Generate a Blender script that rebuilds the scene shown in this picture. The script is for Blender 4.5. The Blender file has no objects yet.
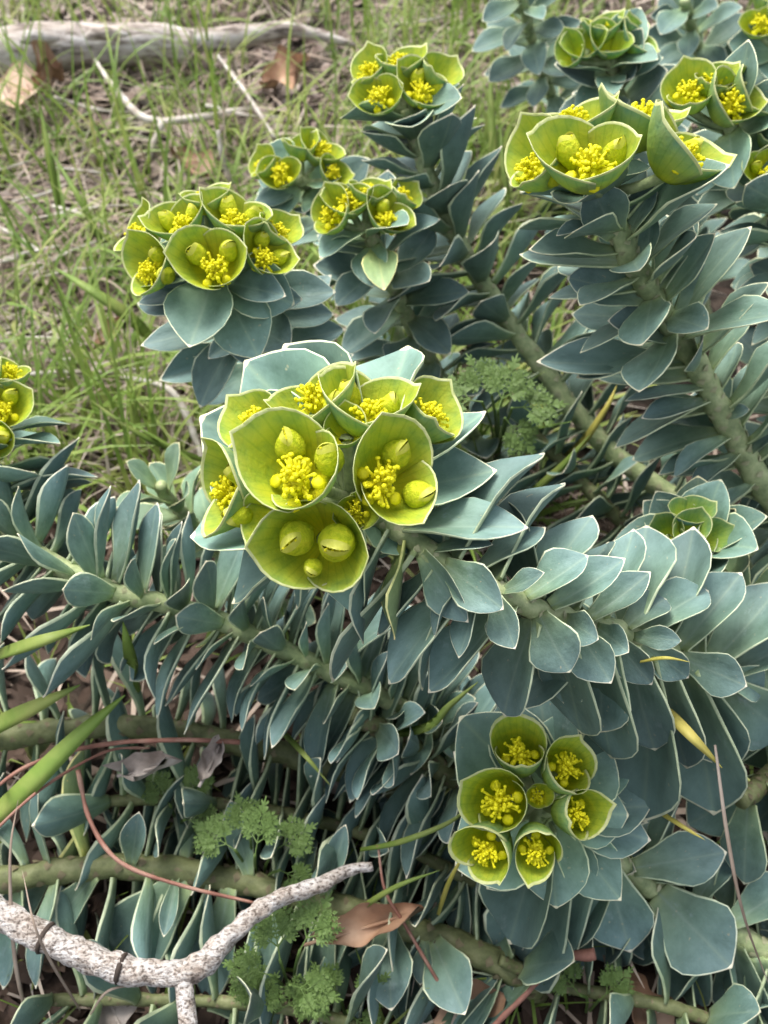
import bpy, bmesh, math, random
from mathutils import Vector, Matrix, noise
R = math.radians
rnd = random.Random(7)
S = bpy.context.scene
COL = S.collection

# ------------------------------------------------------------------ camera, sky, sun, exposure
CH, PITCH, F = 0.50, 50.0, 924.0
cam_data = bpy.data.cameras.new('camera'); cam = bpy.data.objects.new('camera', cam_data); COL.objects.link(cam)
cam.location = (0, 0, CH); cam.rotation_euler = (R(90 - PITCH), 0, 0)
cam_data.sensor_fit = 'VERTICAL'; cam_data.sensor_height = 24.0
cam_data.lens = 24.0 * F / 1024.0
cam_data.clip_start = 0.01; cam_data.clip_end = 200
cam_data.dof.use_dof = True; cam_data.dof.focus_distance = 0.325; cam_data.dof.aperture_fstop = 11.0
S.camera = cam
S.render.resolution_x, S.render.resolution_y = 768, 1024

SUN_EL, SUN_ROT = 62.0, -35.0
w = bpy.data.worlds.new('World'); S.world = w; w.use_nodes = True
wn = w.node_tree.nodes; wl = w.node_tree.links
sky = wn.new('ShaderNodeTexSky'); sky.sky_type = 'NISHITA'; sky.sun_disc = False
sky.sun_elevation = R(SUN_EL); sky.sun_rotation = R(SUN_ROT)
sky.air_density = 1.0; sky.dust_density = 5.0; sky.ozone_density = 1.0
sat = wn.new('ShaderNodeHueSaturation'); sat.inputs['Saturation'].default_value = 0.38   # overcast: a nearly grey sky
wl.new(sky.outputs['Color'], sat.inputs['Color']); wl.new(sat.outputs['Color'], wn['Background'].inputs['Color'])
wn['Background'].inputs['Strength'].default_value = 0.13
sd = bpy.data.lights.new('sun', 'SUN'); sun = bpy.data.objects.new('sun', sd); COL.objects.link(sun)
sd.energy = 1.3; sd.angle = R(25); sd.color = (1.0, 0.95, 0.86)
az = R(SUN_ROT)
to_sun = Vector((math.sin(az) * math.cos(R(SUN_EL)), math.cos(az) * math.cos(R(SUN_EL)), math.sin(R(SUN_EL))))
sun.rotation_euler = (-to_sun).to_track_quat('-Z', 'Y').to_euler(); sun.location = (0.5, 1, 3)
S.view_settings.view_transform = 'Standard'; S.view_settings.look = 'None'
S.view_settings.gamma = 1.0; S.view_settings.use_curve_mapping = False
S.view_settings.exposure = 1.4

# ------------------------------------------------------------------ pixel rays
cp, sp = math.cos(R(PITCH)), math.sin(R(PITCH))
FW, UP, RT = Vector((0, cp, -sp)), Vector((0, sp, cp)), Vector((1, 0, 0))
CAM = Vector((0, 0, CH))
def ray(px, py): return RT * ((px - 384) / F) + UP * ((512 - py) / F) + FW
def PT(px, py, t): return CAM + ray(px, py) * t
def PZ(px, py, z):
    d = ray(px, py); return CAM + d * ((z - CH) / d.z)
def depth(p): return (p - CAM).dot(FW)
def pix(p):
    q = p - CAM; t = q.dot(FW); return 384 + F * q.dot(RT) / t, 512 - F * q.dot(UP) / t

# ------------------------------------------------------------------ helpers
def tag(o, label=None, cat=None, group=None, kind=None):
    if label: o['label'] = label
    if cat: o['category'] = cat
    if group: o['group'] = group
    if kind: o['kind'] = kind
    return o
def mesh(name, verts, faces, mats, midx=None, smooth=True, uvs=None):
    me = bpy.data.meshes.new(name); me.from_pydata([tuple(v) for v in verts], [], faces)
    for m in mats: me.materials.append(m)
    if midx: me.polygons.foreach_set('material_index', midx)
    if smooth: me.polygons.foreach_set('use_smooth', [True] * len(me.polygons))
    if uvs is not None:
        l = me.uv_layers.new(name='UVMap'); buf = [0.0] * (2 * len(me.loops))
        for i, lp in enumerate(me.loops): buf[2*i], buf[2*i+1] = uvs[lp.vertex_index]
        l.data.foreach_set('uv', buf)
    me.update(); return me
def obj(name, me, parent=None, M=None, color=None):
    o = bpy.data.objects.new(name, me); COL.objects.link(o)
    if parent is not None: o.parent = parent
    if M is not None: o.matrix_basis = M
    if color: o.color = (*color, 1)
    return o
def empty(name, loc):
    o = bpy.data.objects.new(name, None); o.empty_display_size = 0.02; COL.objects.link(o); o.location = loc; return o
def catmull(pts, n):
    P = [Vector(p) for p in pts]; P = [P[0] * 2 - P[1]] + P + [P[-1] * 2 - P[-2]]
    out = []; k = len(P) - 3
    for i in range(n):
        u = i / (n - 1) * k; j = min(int(u), k - 1); t = u - j
        a, b, c, d = P[j], P[j+1], P[j+2], P[j+3]
        out.append(0.5 * ((2*b) + (c-a)*t + (2*a-5*b+4*c-d)*t*t + (3*b-a-3*c+d)*t**3))
    return out
def frames(path):
    T = []
    for i in range(len(path)):
        a = path[max(i-1, 0)]; b = path[min(i+1, len(path)-1)]
        T.append((b - a).normalized())
    n = T[0].orthogonal().normalized(); N = []
    for t in T:
        n = (n - t * n.dot(t))
        n = n.normalized() if n.length > 1e-6 else t.orthogonal().normalized()
        N.append(n)
    return T, N
def tube(path, rad, seg=10, bump=0.0, freq=60, cap=True, off=(0, 0, 0), seed=0):
    T, N = frames(path); vs = []; fs = []; n = len(path); o = Vector(off)
    for i, p in enumerate(path):
        r = rad[i] if isinstance(rad, (list, tuple)) else rad
        B = T[i].cross(N[i])
        for k in range(seg):
            a = 2 * math.pi * k / seg
            d = N[i] * math.cos(a) + B * math.sin(a)
            q = p + d * r
            if bump: q = q + d * (bump * r * noise.noise(q * freq + Vector((seed, 0, 0))))
            vs.append(q - o)
    for i in range(n - 1):
        for k in range(seg):
            a = i * seg + k; b = i * seg + (k + 1) % seg
            fs.append((a, b, b + seg, a + seg))
    if cap:
        fs.append(tuple(range(seg))[::-1]); fs.append(tuple(range((n-1)*seg, n*seg)))
    return vs, fs
def lerp(a, b, t): return a + (b - a) * t
def prof(tab, s):
    for (s0, v0), (s1, v1) in zip(tab, tab[1:]):
        if s <= s1: return lerp(v0, v1, (s - s0) / max(s1 - s0, 1e-9))
    return tab[-1][1]

# ------------------------------------------------------------------ materials
def new_mat(name):
    m = bpy.data.materials.new(name); m.use_nodes = True
    return m, m.node_tree.nodes, m.node_tree.links, m.node_tree.nodes['Principled BSDF']
def ramp(nodes, links, fac, stops):
    r = nodes.new('ShaderNodeValToRGB'); e = r.color_ramp.elements
    while len(e) < len(stops): e.new(0.5)
    for el, (p, c) in zip(e, stops): el.position = p; el.color = (*c, 1)
    links.new(fac, r.inputs[0]); return r.outputs[0]
def noise_tex(nodes, links, scale, detail=4, coord='Object', rough=0.6):
    tc = nodes.new('ShaderNodeTexCoord'); n = nodes.new('ShaderNodeTexNoise')
    n.inputs['Scale'].default_value = scale; n.inputs['Detail'].default_value = detail; n.inputs['Roughness'].default_value = rough
    links.new(tc.outputs[coord], n.inputs['Vector']); return n
def mixc(nodes, links, mode, fac, a, b):
    m = nodes.new('ShaderNodeMix'); m.data_type = 'RGBA'; m.blend_type = mode
    for sock, v in ((m.inputs[0], fac), (m.inputs[6], a), (m.inputs[7], b)):
        if isinstance(v, (int, float)): sock.default_value = v
        elif isinstance(v, tuple): sock.default_value = (*v, 1)
        else: links.new(v, sock)
    return m.outputs[2]
def bump(nodes, links, h, strength, dist, bsdf):
    b = nodes.new('ShaderNodeBump'); b.inputs['Strength'].default_value = strength; b.inputs['Distance'].default_value = dist
    links.new(h, b.inputs['Height']); links.new(b.outputs[0], bsdf.inputs['Normal'])
def translucent(m, nodes, links, bsdf, col, fac):
    t = nodes.new('ShaderNodeBsdfTranslucent'); mx = nodes.new('ShaderNodeMixShader'); mx.inputs[0].default_value = fac
    if isinstance(col, tuple): t.inputs[0].default_value = (*col, 1)
    else: links.new(col, t.inputs[0])
    links.new(bsdf.outputs[0], mx.inputs[1]); links.new(t.outputs[0], mx.inputs[2])
    links.new(mx.outputs[0], nodes['Material Output'].inputs['Surface'])

def leaf_material():
    m, n, l, b = new_mat('spurge_leaf_blade')
    uv = n.new('ShaderNodeUVMap'); sx = n.new('ShaderNodeSeparateXYZ'); l.new(uv.outputs[0], sx.inputs[0])
    base = ramp(n, l, sx.outputs['Y'], [(0.0, (0.25, 0.32, 0.145)), (0.14, (0.155, 0.232, 0.140)), (0.42, (0.118, 0.196, 0.148)), (0.7, (0.114, 0.190, 0.170)), (1.0, (0.128, 0.205, 0.200))])
    # mottled wax bloom
    oi = n.new('ShaderNodeObjectInfo'); tc = n.new('ShaderNodeTexCoord')
    ad = n.new('ShaderNodeVectorMath'); ad.operation = 'ADD'; sc = n.new('ShaderNodeVectorMath'); sc.operation = 'SCALE'
    l.new(oi.outputs['Location'], sc.inputs[0]); sc.inputs['Scale'].default_value = 90
    l.new(tc.outputs['UV'], ad.inputs[0]); l.new(sc.outputs[0], ad.inputs[1])
    nz = n.new('ShaderNodeTexNoise'); nz.inputs['Scale'].default_value = 3.2; nz.inputs['Detail'].default_value = 7; nz.inputs['Roughness'].default_value = 0.65
    l.new(ad.outputs[0], nz.inputs['Vector'])
    mot = ramp(n, l, nz.outputs['Fac'], [(0.28, (0.66, 0.70, 0.66)), (0.5, (1, 1, 1)), (0.74, (1.34, 1.28, 1.30))])
    c = mixc(n, l, 'MULTIPLY', 1.0, base, mot)
    # faint midrib and side veins
    ab = n.new('ShaderNodeMath'); ab.operation = 'SUBTRACT'; l.new(sx.outputs['X'], ab.inputs[0]); ab.inputs[1].default_value = 0.5
    a2 = n.new('ShaderNodeMath'); a2.operation = 'ABSOLUTE'; l.new(ab.outputs[0], a2.inputs[0])
    mid = ramp(n, l, a2.outputs[0], [(0.0, (0.55, 0.55, 0.55)), (0.03, (0.12, 0.12, 0.12)), (0.07, (0, 0, 0))])
    c = mixc(n, l, 'MIX', mid, c, (0.20, 0.28, 0.22))
    v1 = n.new('ShaderNodeMath'); v1.operation = 'MULTIPLY_ADD'; l.new(a2.outputs[0], v1.inputs[0]); v1.inputs[1].default_value = -0.9; l.new(sx.outputs['Y'], v1.inputs[2])
    wv = n.new('ShaderNodeMath'); wv.operation = 'SINE'; v2 = n.new('ShaderNodeMath'); v2.operation = 'MULTIPLY'; v2.inputs[1].default_value = 75
    l.new(v1.outputs[0], v2.inputs[0]); l.new(v2.outputs[0], wv.inputs[0])
    ve = ramp(n, l, wv.outputs[0], [(0.0, (1, 1, 1)), (0.85, (1, 1, 1)), (1.0, (1.07, 1.07, 1.05))])
    c = mixc(n, l, 'MULTIPLY', 0.6, c, ve)
    sp_ = n.new('ShaderNodeTexNoise'); sp_.inputs['Scale'].default_value = 17; sp_.inputs['Detail'].default_value = 2; l.new(ad.outputs[0], sp_.inputs['Vector'])
    spm = ramp(n, l, sp_.outputs['Fac'], [(0.0, (0, 0, 0)), (0.70, (0, 0, 0)), (0.76, (.75, .75, .75))])
    c = mixc(n, l, 'MIX', spm, c, (0.30, 0.29, 0.20))
    bl = n.new('ShaderNodeTexNoise'); bl.inputs['Scale'].default_value = 2.1; bl.inputs['Detail'].default_value = 8; bl.inputs['Roughness'].default_value = .75; l.new(sc.outputs[0], bl.inputs['Vector'])
    l.new(ad.outputs[0], bl.inputs['Vector'])
    blm = ramp(n, l, bl.outputs['Fac'], [(0.0, (0, 0, 0)), (0.60, (0, 0, 0)), (0.72, (.55, .55, .55))])
    c = mixc(n, l, 'MIX', blm, c, (0.26, 0.34, 0.34))
    c = mixc(n, l, 'MULTIPLY', 1.0, c, oi.outputs['Color'])
    hs = n.new('ShaderNodeHueSaturation'); l.new(c, hs.inputs['Color'])
    mr = n.new('ShaderNodeMapRange'); mr.inputs['To Min'].default_value = 0.74; mr.inputs['To Max'].default_value = 1.24; l.new(oi.outputs['Random'], mr.inputs['Value'])
    l.new(mr.outputs[0], hs.inputs['Value'])
    l.new(hs.outputs[0], b.inputs['Base Color'])
    b.inputs['Roughness'].default_value = 0.6; b.inputs['Specular IOR Level'].default_value = 0.28
    b.inputs['Sheen Weight'].default_value = 0.05; b.inputs['Sheen Roughness'].default_value = 0.4
    n2 = n.new('ShaderNodeTexNoise'); n2.inputs['Scale'].default_value = 14; n2.inputs['Detail'].default_value = 3; l.new(ad.outputs[0], n2.inputs['Vector'])
    bump(n, l, n2.outputs['Fac'], 0.25, 0.0012, b)
    return m
def simple(name, stops, scale, rough=0.6, bmp=0.0, dist=0.001, trans=0.0, spec=0.3, detail=5, coord='Object', vary=0.0):
    m, n, l, b = new_mat(name)
    nz = noise_tex(n, l, scale, detail, coord)
    c = ramp(n, l, nz.outputs['Fac'], stops)
    if vary:
        oi = n.new('ShaderNodeObjectInfo'); hs = n.new('ShaderNodeHueSaturation'); l.new(c, hs.inputs['Color'])
        mr = n.new('ShaderNodeMapRange'); mr.inputs['To Min'].default_value = 1 - vary; mr.inputs['To Max'].default_value = 1 + vary
        l.new(oi.outputs['Random'], mr.inputs['Value']); l.new(mr.outputs[0], hs.inputs['Value']); c = hs.outputs[0]
    l.new(c, b.inputs['Base Color']); b.inputs['Roughness'].default_value = rough; b.inputs['Specular IOR Level'].default_value = spec
    if bmp: bump(n, l, nz.outputs['Fac'], bmp, dist, b)
    if trans: translucent(m, n, l, b, c, trans)
    return m
def bract_material(nm, tint):
    m, n, l, b = new_mat(nm)
    uv = n.new('ShaderNodeUVMap'); sx = n.new('ShaderNodeSeparateXYZ'); l.new(uv.outputs[0], sx.inputs[0])
    c = ramp(n, l, sx.outputs['Y'], [(0.0, (0.74, 0.67, 0.012)), (0.35, (0.64, 0.64, 0.020)), (0.75, (0.53, 0.59, 0.05)), (1.0, (0.47, 0.57, 0.10))])
    nz = noise_tex(n, l, 2.2, 6, 'Object')
    mot = ramp(n, l, nz.outputs['Fac'], [(0.3, (0.62, 0.80, 1.1)), (0.5, (.95, 1, 1)), (0.72, (1.2, 1.1, 1.0))])
    c = mixc(n, l, 'MULTIPLY', 1.0, c, mot)
    wv = n.new('ShaderNodeMath'); wv.operation = 'SINE'; v2 = n.new('ShaderNodeMath'); v2.operation = 'MULTIPLY'; v2.inputs[1].default_value = 95
    l.new(sx.outputs['X'], v2.inputs[0]); l.new(v2.outputs[0], wv.inputs[0])
    ve = ramp(n, l, wv.outputs[0], [(0.0, (1, 1, 1)), (0.7, (1, 1, 1)), (1.0, (0.80, 0.88, 0.8))])
    c = mixc(n, l, 'MULTIPLY', 0.7, c, ve)
    oi = n.new('ShaderNodeObjectInfo'); c = mixc(n, l, 'MULTIPLY', 1.0, c, oi.outputs['Color']); c = mixc(n, l, 'MULTIPLY', 1.0, c, tint)
    l.new(c, b.inputs['Base Color']); b.inputs['Roughness'].default_value = 0.6; b.inputs['Specular IOR Level'].default_value = 0.2
    bump(n, l, nz.outputs['Fac'], 0.2, 0.01, b)
    translucent(m, n, l, b, c, 0.36)
    return m
M_leaf = leaf_material()
def rim_material():
    m, n, l, b = new_mat('leaf_margin')
    uv = n.new('ShaderNodeUVMap'); sx = n.new('ShaderNodeSeparateXYZ'); l.new(uv.outputs[0], sx.inputs[0])
    c = ramp(n, l, sx.outputs['Y'], [(0.0, (0.36, 0.43, 0.26)), (0.4, (0.50, 0.57, 0.40)), (0.8, (0.64, 0.68, 0.53)), (1.0, (0.66, 0.62, 0.50))])
    nz = noise_tex(n, l, 5, 4); k = ramp(n, l, nz.outputs['Fac'], [(0.35, (.62, .68, .62)), (0.6, (1.1, 1.08, 1.02))])
    oi = n.new('ShaderNodeObjectInfo'); c = mixc(n, l, 'MULTIPLY', 1.0, c, k); c = mixc(n, l, 'MULTIPLY', .8, c, oi.outputs['Color'])
    l.new(c, b.inputs['Base Color']); b.inputs['Roughness'].default_value = .5; return m
M_rim = rim_material()
M_stem = simple('spurge_stem', [(0.3, (0.17, 0.22, 0.105)), (0.5, (0.29, 0.35, 0.17)), (0.7, (0.42, 0.45, 0.25))], 150, 0.55, 0.5, 0.002)
M_shadestem = simple('old_spurge_stem', [(0.3, (0.075, 0.085, 0.035)), (0.5, (0.135, 0.155, 0.065)), (0.7, (0.21, 0.22, 0.11))], 120, 0.6, 0.5, 0.002)  # darker copy of the stem for lying shoots, their shade painted into the colour
M_shadescar = simple('old_leaf_scar', [(0.3, (0.10, 0.085, 0.05)), (0.7, (0.22, 0.19, 0.11))], 200, 0.7)  # scars of the lying stems, darkened with the same painted shade
M_scar = simple('leaf_scar', [(0.3, (0.24, 0.25, 0.13)), (0.7, (0.44, 0.44, 0.28))], 200, 0.7)
M_bract = bract_material('flower_bract', (1, 1, 1)); M_bract_out = bract_material('flower_bract_back', (.66, .80, 2.6))
M_brim = simple('bract_margin', [(0.3, (0.50, 0.56, 0.20)), (0.7, (0.66, 0.68, 0.38))], 4, 0.5, trans=0.2)
M_bud = simple('flower_bud', [(0.3, (0.34, 0.43, 0.012)), (0.5, (0.50, 0.56, 0.02)), (0.7, (0.62, 0.63, 0.03))], 5, 0.62, 0.35, 0.02, trans=0.15, spec=.2)
M_budrim = simple('bud_lip', [(0.3, (0.50, 0.52, 0.05)), (0.7, (0.62, 0.62, 0.12))], 4, 0.5, trans=0.15)
M_stamen = simple('stamen', [(0.3, (0.70, 0.66, 0.008)), (0.7, (0.90, 0.84, 0.02))], 9, 0.55, trans=0.2)
M_grass = simple('grass_blade', [(0.3, (0.11, 0.20, 0.035)), (0.48, (0.20, 0.30, 0.06)), (0.62, (0.33, 0.38, 0.11)), (0.75, (0.42, 0.37, 0.19))], 14, 0.5, trans=0.3, vary=0.2)
M_straw = simple('dry_straw', [(0.25, (0.17, 0.115, 0.085)), (0.5, (0.40, 0.32, 0.255)), (0.75, (0.66, 0.60, 0.53))], 14, 0.7, trans=0.15, vary=0.25)
M_yellow = simple('yellowing_blade', [(0.3, (0.36, 0.36, 0.06)), (0.7, (0.58, 0.50, 0.14))], 30, 0.5, trans=0.25)
M_redstem = simple('reddish_dry_stalk', [(0.3, (0.13, 0.055, 0.04)), (0.5, (0.24, 0.115, 0.085)), (0.75, (0.38, 0.26, 0.2))], 60, 0.65, 0.3, 0.001)
M_twig = simple('pale_twig', [(0.3, (0.27, 0.23, 0.19)), (0.5, (0.46, 0.42, 0.37)), (0.7, (0.63, 0.60, 0.56))], 60, 0.8, 0.5, 0.002)
M_dead = simple('dead_leaf', [(0.25, (0.15, 0.075, 0.045)), (0.5, (0.33, 0.20, 0.125)), (0.75, (0.52, 0.38, 0.28))], 22, 0.7, 0.3, 0.002, trans=0.1, vary=0.2)
M_deadtan = simple('tan_dead_leaf', [(0.25, (0.36, 0.23, 0.16)), (0.5, (0.52, 0.37, 0.28)), (0.75, (0.66, 0.52, 0.42))], 30, 0.7, 0.3, 0.002)
M_deadgrey = simple('grey_dead_leaf', [(0.25, (0.12, 0.10, 0.09)), (0.5, (0.32, 0.28, 0.25)), (0.75, (0.5, 0.46, 0.43))], 60, 0.8, 0.4, 0.002)
M_weed = simple('weed_leaf', [(0.3, (0.075, 0.135, 0.035)), (0.6, (0.14, 0.22, 0.06)), (0.8, (0.20, 0.29, 0.10))], 40, 0.5, 0.2, 0.001, trans=0.25)
M_litter = simple('litter', [(0.25, (0.05, 0.032, 0.024)), (0.45, (0.16, 0.115, 0.095)), (0.58, (0.33, 0.27, 0.24)), (0.75, (0.60, 0.56, 0.53))], 40, 0.8)
M_shade_mould = simple('leaf_mould', [(0.25, (0.018, 0.012, 0.009)), (0.5, (0.055, 0.036, 0.026)), (0.75, (0.15, 0.10, 0.075))], 22, 0.85)  # mould under the clump; the shade between the plants is painted into its colour
M_pebble = simple('pebble', [(0.3, (0.20, 0.185, 0.18)), (0.7, (0.42, 0.40, 0.38))], 60, 0.8, 0.3, 0.002, vary=0.25)
def bark_material(nm, f1, f2, gr, lo):
    m, n, l, b = new_mat(nm)
    n1 = noise_tex(n, l, f1, 8); n2 = noise_tex(n, l, f2, 5)
    for q in (n1, n2):
        mp = n.new('ShaderNodeMapping'); mp.inputs['Scale'].default_value = (gr, 1, 1); src = q.inputs['Vector'].links[0].from_socket
        l.new(src, mp.inputs['Vector']); l.new(mp.outputs[0], q.inputs['Vector'])
    c1 = ramp(n, l, n1.outputs['Fac'], [(0.30, (lo * .3, lo * .25, lo * .22)), (0.40, (lo * 1.3, lo * 1.12, lo)), (0.5, (0.48, 0.45, 0.43)), (0.68, (0.66, 0.65, 0.64))])
    c2 = ramp(n, l, n2.outputs['Fac'], [(0.34, (0.42, 0.34, 0.28)), (0.45, (0.78, 0.72, 0.66)), (0.58, (1, 1, 1))])
    c = mixc(n, l, 'MULTIPLY', 0.9, c1, c2)
    l.new(c, b.inputs['Base Color']); b.inputs['Roughness'].default_value = 0.85
    bump(n, l, n1.outputs['Fac'], 0.7, 0.003, b); return m
M_bark = bark_material('weathered_bark', 130, 24, .25, .17); M_bark2 = bark_material('stick_bark', 800, 130, .7, .15)
M_ring = simple('dark_bark_ring', [(0.3, (0.02, 0.015, 0.012)), (0.7, (0.07, 0.05, 0.04))], 80, 0.8)
def soil_material():
    m, n, l, b = new_mat('soil')
    n1 = noise_tex(n, l, 55, 10, 'Object', 0.7); n2 = noise_tex(n, l, 9, 5)
    c1 = ramp(n, l, n1.outputs['Fac'], [(0.3, (0.02, 0.014, 0.010)), (0.5, (0.065, 0.046, 0.034)), (0.66, (0.14, 0.105, 0.08)), (0.8, (0.26, 0.21, 0.17))])
    c2 = ramp(n, l, n2.outputs['Fac'], [(0.35, (0.62, 0.66, 0.5)), (0.6, (1, 0.96, 0.94))])
    c = mixc(n, l, 'MULTIPLY', 0.8, c1, c2)
    l.new(c, b.inputs['Base Color']); b.inputs['Roughness'].default_value = 0.95
    bump(n, l, n1.outputs['Fac'], 1.0, 0.012, b); return m
M_soil = soil_material()

# ------------------------------------------------------------------ ground
def gz(x, y):
    v = Vector((x, y, 0))
    return 0.012 * noise.noise(v * 5) + 0.007 * noise.noise(v * 17) + 0.004 * noise.noise(v * 45) - 0.012
def build_ground():
    def axis(lo, hi, step, far):
        a = []; x = lo
        while x <= hi + 1e-6: a.append(x); x += step
        g = step; x = lo; pre = []
        while x > -far: g *= 1.35; x -= g; pre.append(x)
        g = step; x = a[-1]; post = []
        while x < far: g *= 1.35; x += g; post.append(x)
        return pre[::-1] + a + post
    X = axis(-0.8, 0.8, 0.012, 40); Y = axis(-0.05, 1.7, 0.012, 60)
    vs = [(x, y, gz(x, y)) for y in Y for x in X]; nx = len(X)
    fs = [(j*nx+i, j*nx+i+1, (j+1)*nx+i+1, (j+1)*nx+i) for j in range(len(Y)-1) for i in range(nx-1)]
    tag(obj('ground', mesh('ground', vs, fs, [M_soil])), kind='structure')
build_ground()

# ------------------------------------------------------------------ leaf and bract meshes
def leaf_mesh(name, tab, bend, cup, seed, mats=None, thick=0.018, twist=0.0, wave=0.03, asp=.52):
    r = random.Random(seed); cup *= asp * 1.5; twist *= asp; wave *= asp; rimx = .0155 / asp
    V = [0, .06, .16, .28, .42, .56, .69, .80, .88, .935, .97, 1.0]
    pos = [Vector((0, 0, 0))]; ang = []
    for i in range(len(V)):
        ang.append(bend * (V[i] - 0.15))
        if i: 
            dv = V[i] - V[i-1]; a = (ang[i] + ang[i-1]) / 2
            pos.append(pos[-1] + Vector((0, math.cos(a) * dv, math.sin(a) * dv)))
    vs = []; fs = []; mi = []; uv = []
    ph = r.uniform(0, 6)
    top = []; bot = []
    for i, v in enumerate(V):
        hw = prof(tab, v) * 0.5
        asym = 1 + 0.05 * math.sin(3 * v + ph)
        rimw = min(rimx * (.75 + .35 * math.sin(9 * v + ph)), hw * 0.5)
        xs = [-hw, -(hw - rimw), -hw * .5, 0, hw * .5, hw - rimw, hw]
        nrm = Vector((0, -math.sin(ang[i]), math.cos(ang[i])))
        rowt = []; rowb = []
        for k, x in enumerate(xs):
            q = abs(x) * 2
            z = cup * q * q * 0.5 + cup * 0.25 * q + wave * math.sin(7 * v + ph + (1.7 if x > 0 else 0)) * q * q
            tw = twist * v * x
            p = pos[i] + nrm * (z + tw) + Vector((x * asym if x > 0 else x, 0, 0))
            edge = k in (0, 6)
            th = thick * (0.2 if edge else 1.0) * (1.6 - 1.0 * v)
            rowt.append(len(vs)); vs.append(p + nrm * th * .5); uv.append((x + .5, v))
            rowb.append(len(vs)); vs.append(p - nrm * th * .5); uv.append((x + .5, v))
        top.append(rowt); bot.append(rowb)
    for i in range(len(V) - 1):
        for k in range(6):
            m = 1 if (k in (0, 5) or i >= len(V) - 2) else 0
            fs.append((top[i][k], top[i][k+1], top[i+1][k+1], top[i+1][k])); mi.append(m)
            fs.append((bot[i][k+1], bot[i][k], bot[i+1][k], bot[i+1][k+1])); mi.append(m)
        fs.append((bot[i][0], top[i][0], top[i+1][0], bot[i+1][0])); mi.append(1)
        fs.append((top[i][6], bot[i][6], bot[i+1][6], top[i+1][6])); mi.append(1)
    for k in range(6):
        fs.append((top[0][k+1], top[0][k], bot[0][k], bot[0][k+1])); mi.append(0)
        fs.append((top[-1][k], top[-1][k+1], bot[-1][k+1], bot[-1][k])); mi.append(1)
    return mesh(name, vs, fs, mats or [M_leaf, M_rim], mi, True, uv)
OBOV = [(0, .36), (.06, .40), (.16, .52), (.28, .66), (.42, .87), (.56, 1.0), (.69, .92), (.80, .72), (.88, .49), (.935, .29), (.97, .14), (1, .02)]
OVAT = [(0, .44), (.06, .52), (.16, .64), (.28, .86), (.42, .99), (.56, .99), (.69, .86), (.80, .64), (.88, .43), (.935, .25), (.97, .12), (1, .02)]
SPAT = [(0, .40), (.06, .44), (.16, .56), (.28, .72), (.42, .89), (.56, 1.0), (.69, .97), (.80, .80), (.88, .57), (.935, .34), (.97, .16), (1, .02)]
LV = {}
for nm, tb in (('obov', OBOV), ('ovat', OVAT), ('spat', SPAT)):
    LV[nm] = [leaf_mesh('leaf_' + nm, tb, bd, cu, i * 7 + len(nm) + ord(nm[0]), twist=tw, asp={'obov': .52, 'ovat': .72, 'spat': .36}[nm])
              for i, (bd, cu, tw) in enumerate([(0.30, .22, .15), (0.10, .30, -.2), (-0.22, .18, .25), (-0.45, .24, -.15), (0.5, .34, .1), (-0.05, .12, -.3)])]

def bract_mesh(name, H, flare, phim, seed, close=0.0, notch=.36):
    r = random.Random(seed); NS, NP = 9, 16
    ss = [0, .12, .26, .42, .58, .74, .88, .962 if close < .12 else .945, 1.0]
    vs = []; fs = []; mi = []; uv = []; p1 = r.uniform(0, 6)
    T = []; B = []
    for i, s0 in enumerate(ss):
        rt = []; rb = []
        for j in range(NP + 1):
            f = -1 + 2 * j / NP; ph = f * phim
            sm = 1.0 - notch * abs(f) ** 2.6 + 0.09 * max(0, 1 - abs(f) / .14) + 0.015 * math.sin(5 * f + p1)
            s = s0 * sm
            rho = flare * (s ** 0.72) * (1 - close * s * s)
            rho *= 1 + 0.06 * math.sin(2.3 * ph + p1) * s + 0.10 * s * (1 - abs(f)) 
            z = H * (s ** 1.7)
            # outward normal approx
            nd = Vector((math.cos(ph), math.sin(ph), -0.9)).normalized()
            p = Vector((rho * math.cos(ph), rho * math.sin(ph), z))
            th = 0.03 * (1.2 - 0.6 * s0)
            rt.append(len(vs)); vs.append(p - nd * th * .5); uv.append((j / NP, s0))
            rb.append(len(vs)); vs.append(p + nd * th * .5); uv.append((j / NP, s0))
        T.append(rt); B.append(rb)
    for i in range(len(ss) - 1):
        for j in range(NP):
            m = 1 if (i >= len(ss) - 2) else 0
            fs.append((T[i][j], T[i+1][j], T[i+1][j+1], T[i][j+1])); mi.append(m)
            fs.append((B[i][j], B[i][j+1], B[i+1][j+1], B[i+1][j])); mi.append(m or 2)
        for j in (0, NP):
            fs.append((T[i][j], B[i][j], B[i+1][j], T[i+1][j])); mi.append(1)
    for j in range(NP):
        fs.append((T[-1][j], B[-1][j], B[-1][j+1], T[-1][j+1])); mi.append(1)
    me = mesh(name, vs, fs, [M_bract, M_brim, M_bract_out], mi, True, uv)
    bm = bmesh.new(); bm.from_mesh(me); bmesh.ops.recalc_face_normals(bm, faces=bm.faces); bm.to_mesh(me); bm.free()
    return me
BR = {'open': [bract_mesh('bract_open', .62, 1.0, R(98), i) for i in range(3)],
      'cup': [bract_mesh('bract_cup', 1.12, 1.0, R(104), 10 + i, .09, .26) for i in range(5)],
      'tube': [bract_mesh('bract_tube', 2.1, 1.0, R(108), 20 + i, .16, .2) for i in range(3)],
      'closed': [bract_mesh('bract_closed', 1.6, 1.0, R(104), 30 + i, .5) for i in range(2)]}
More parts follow.
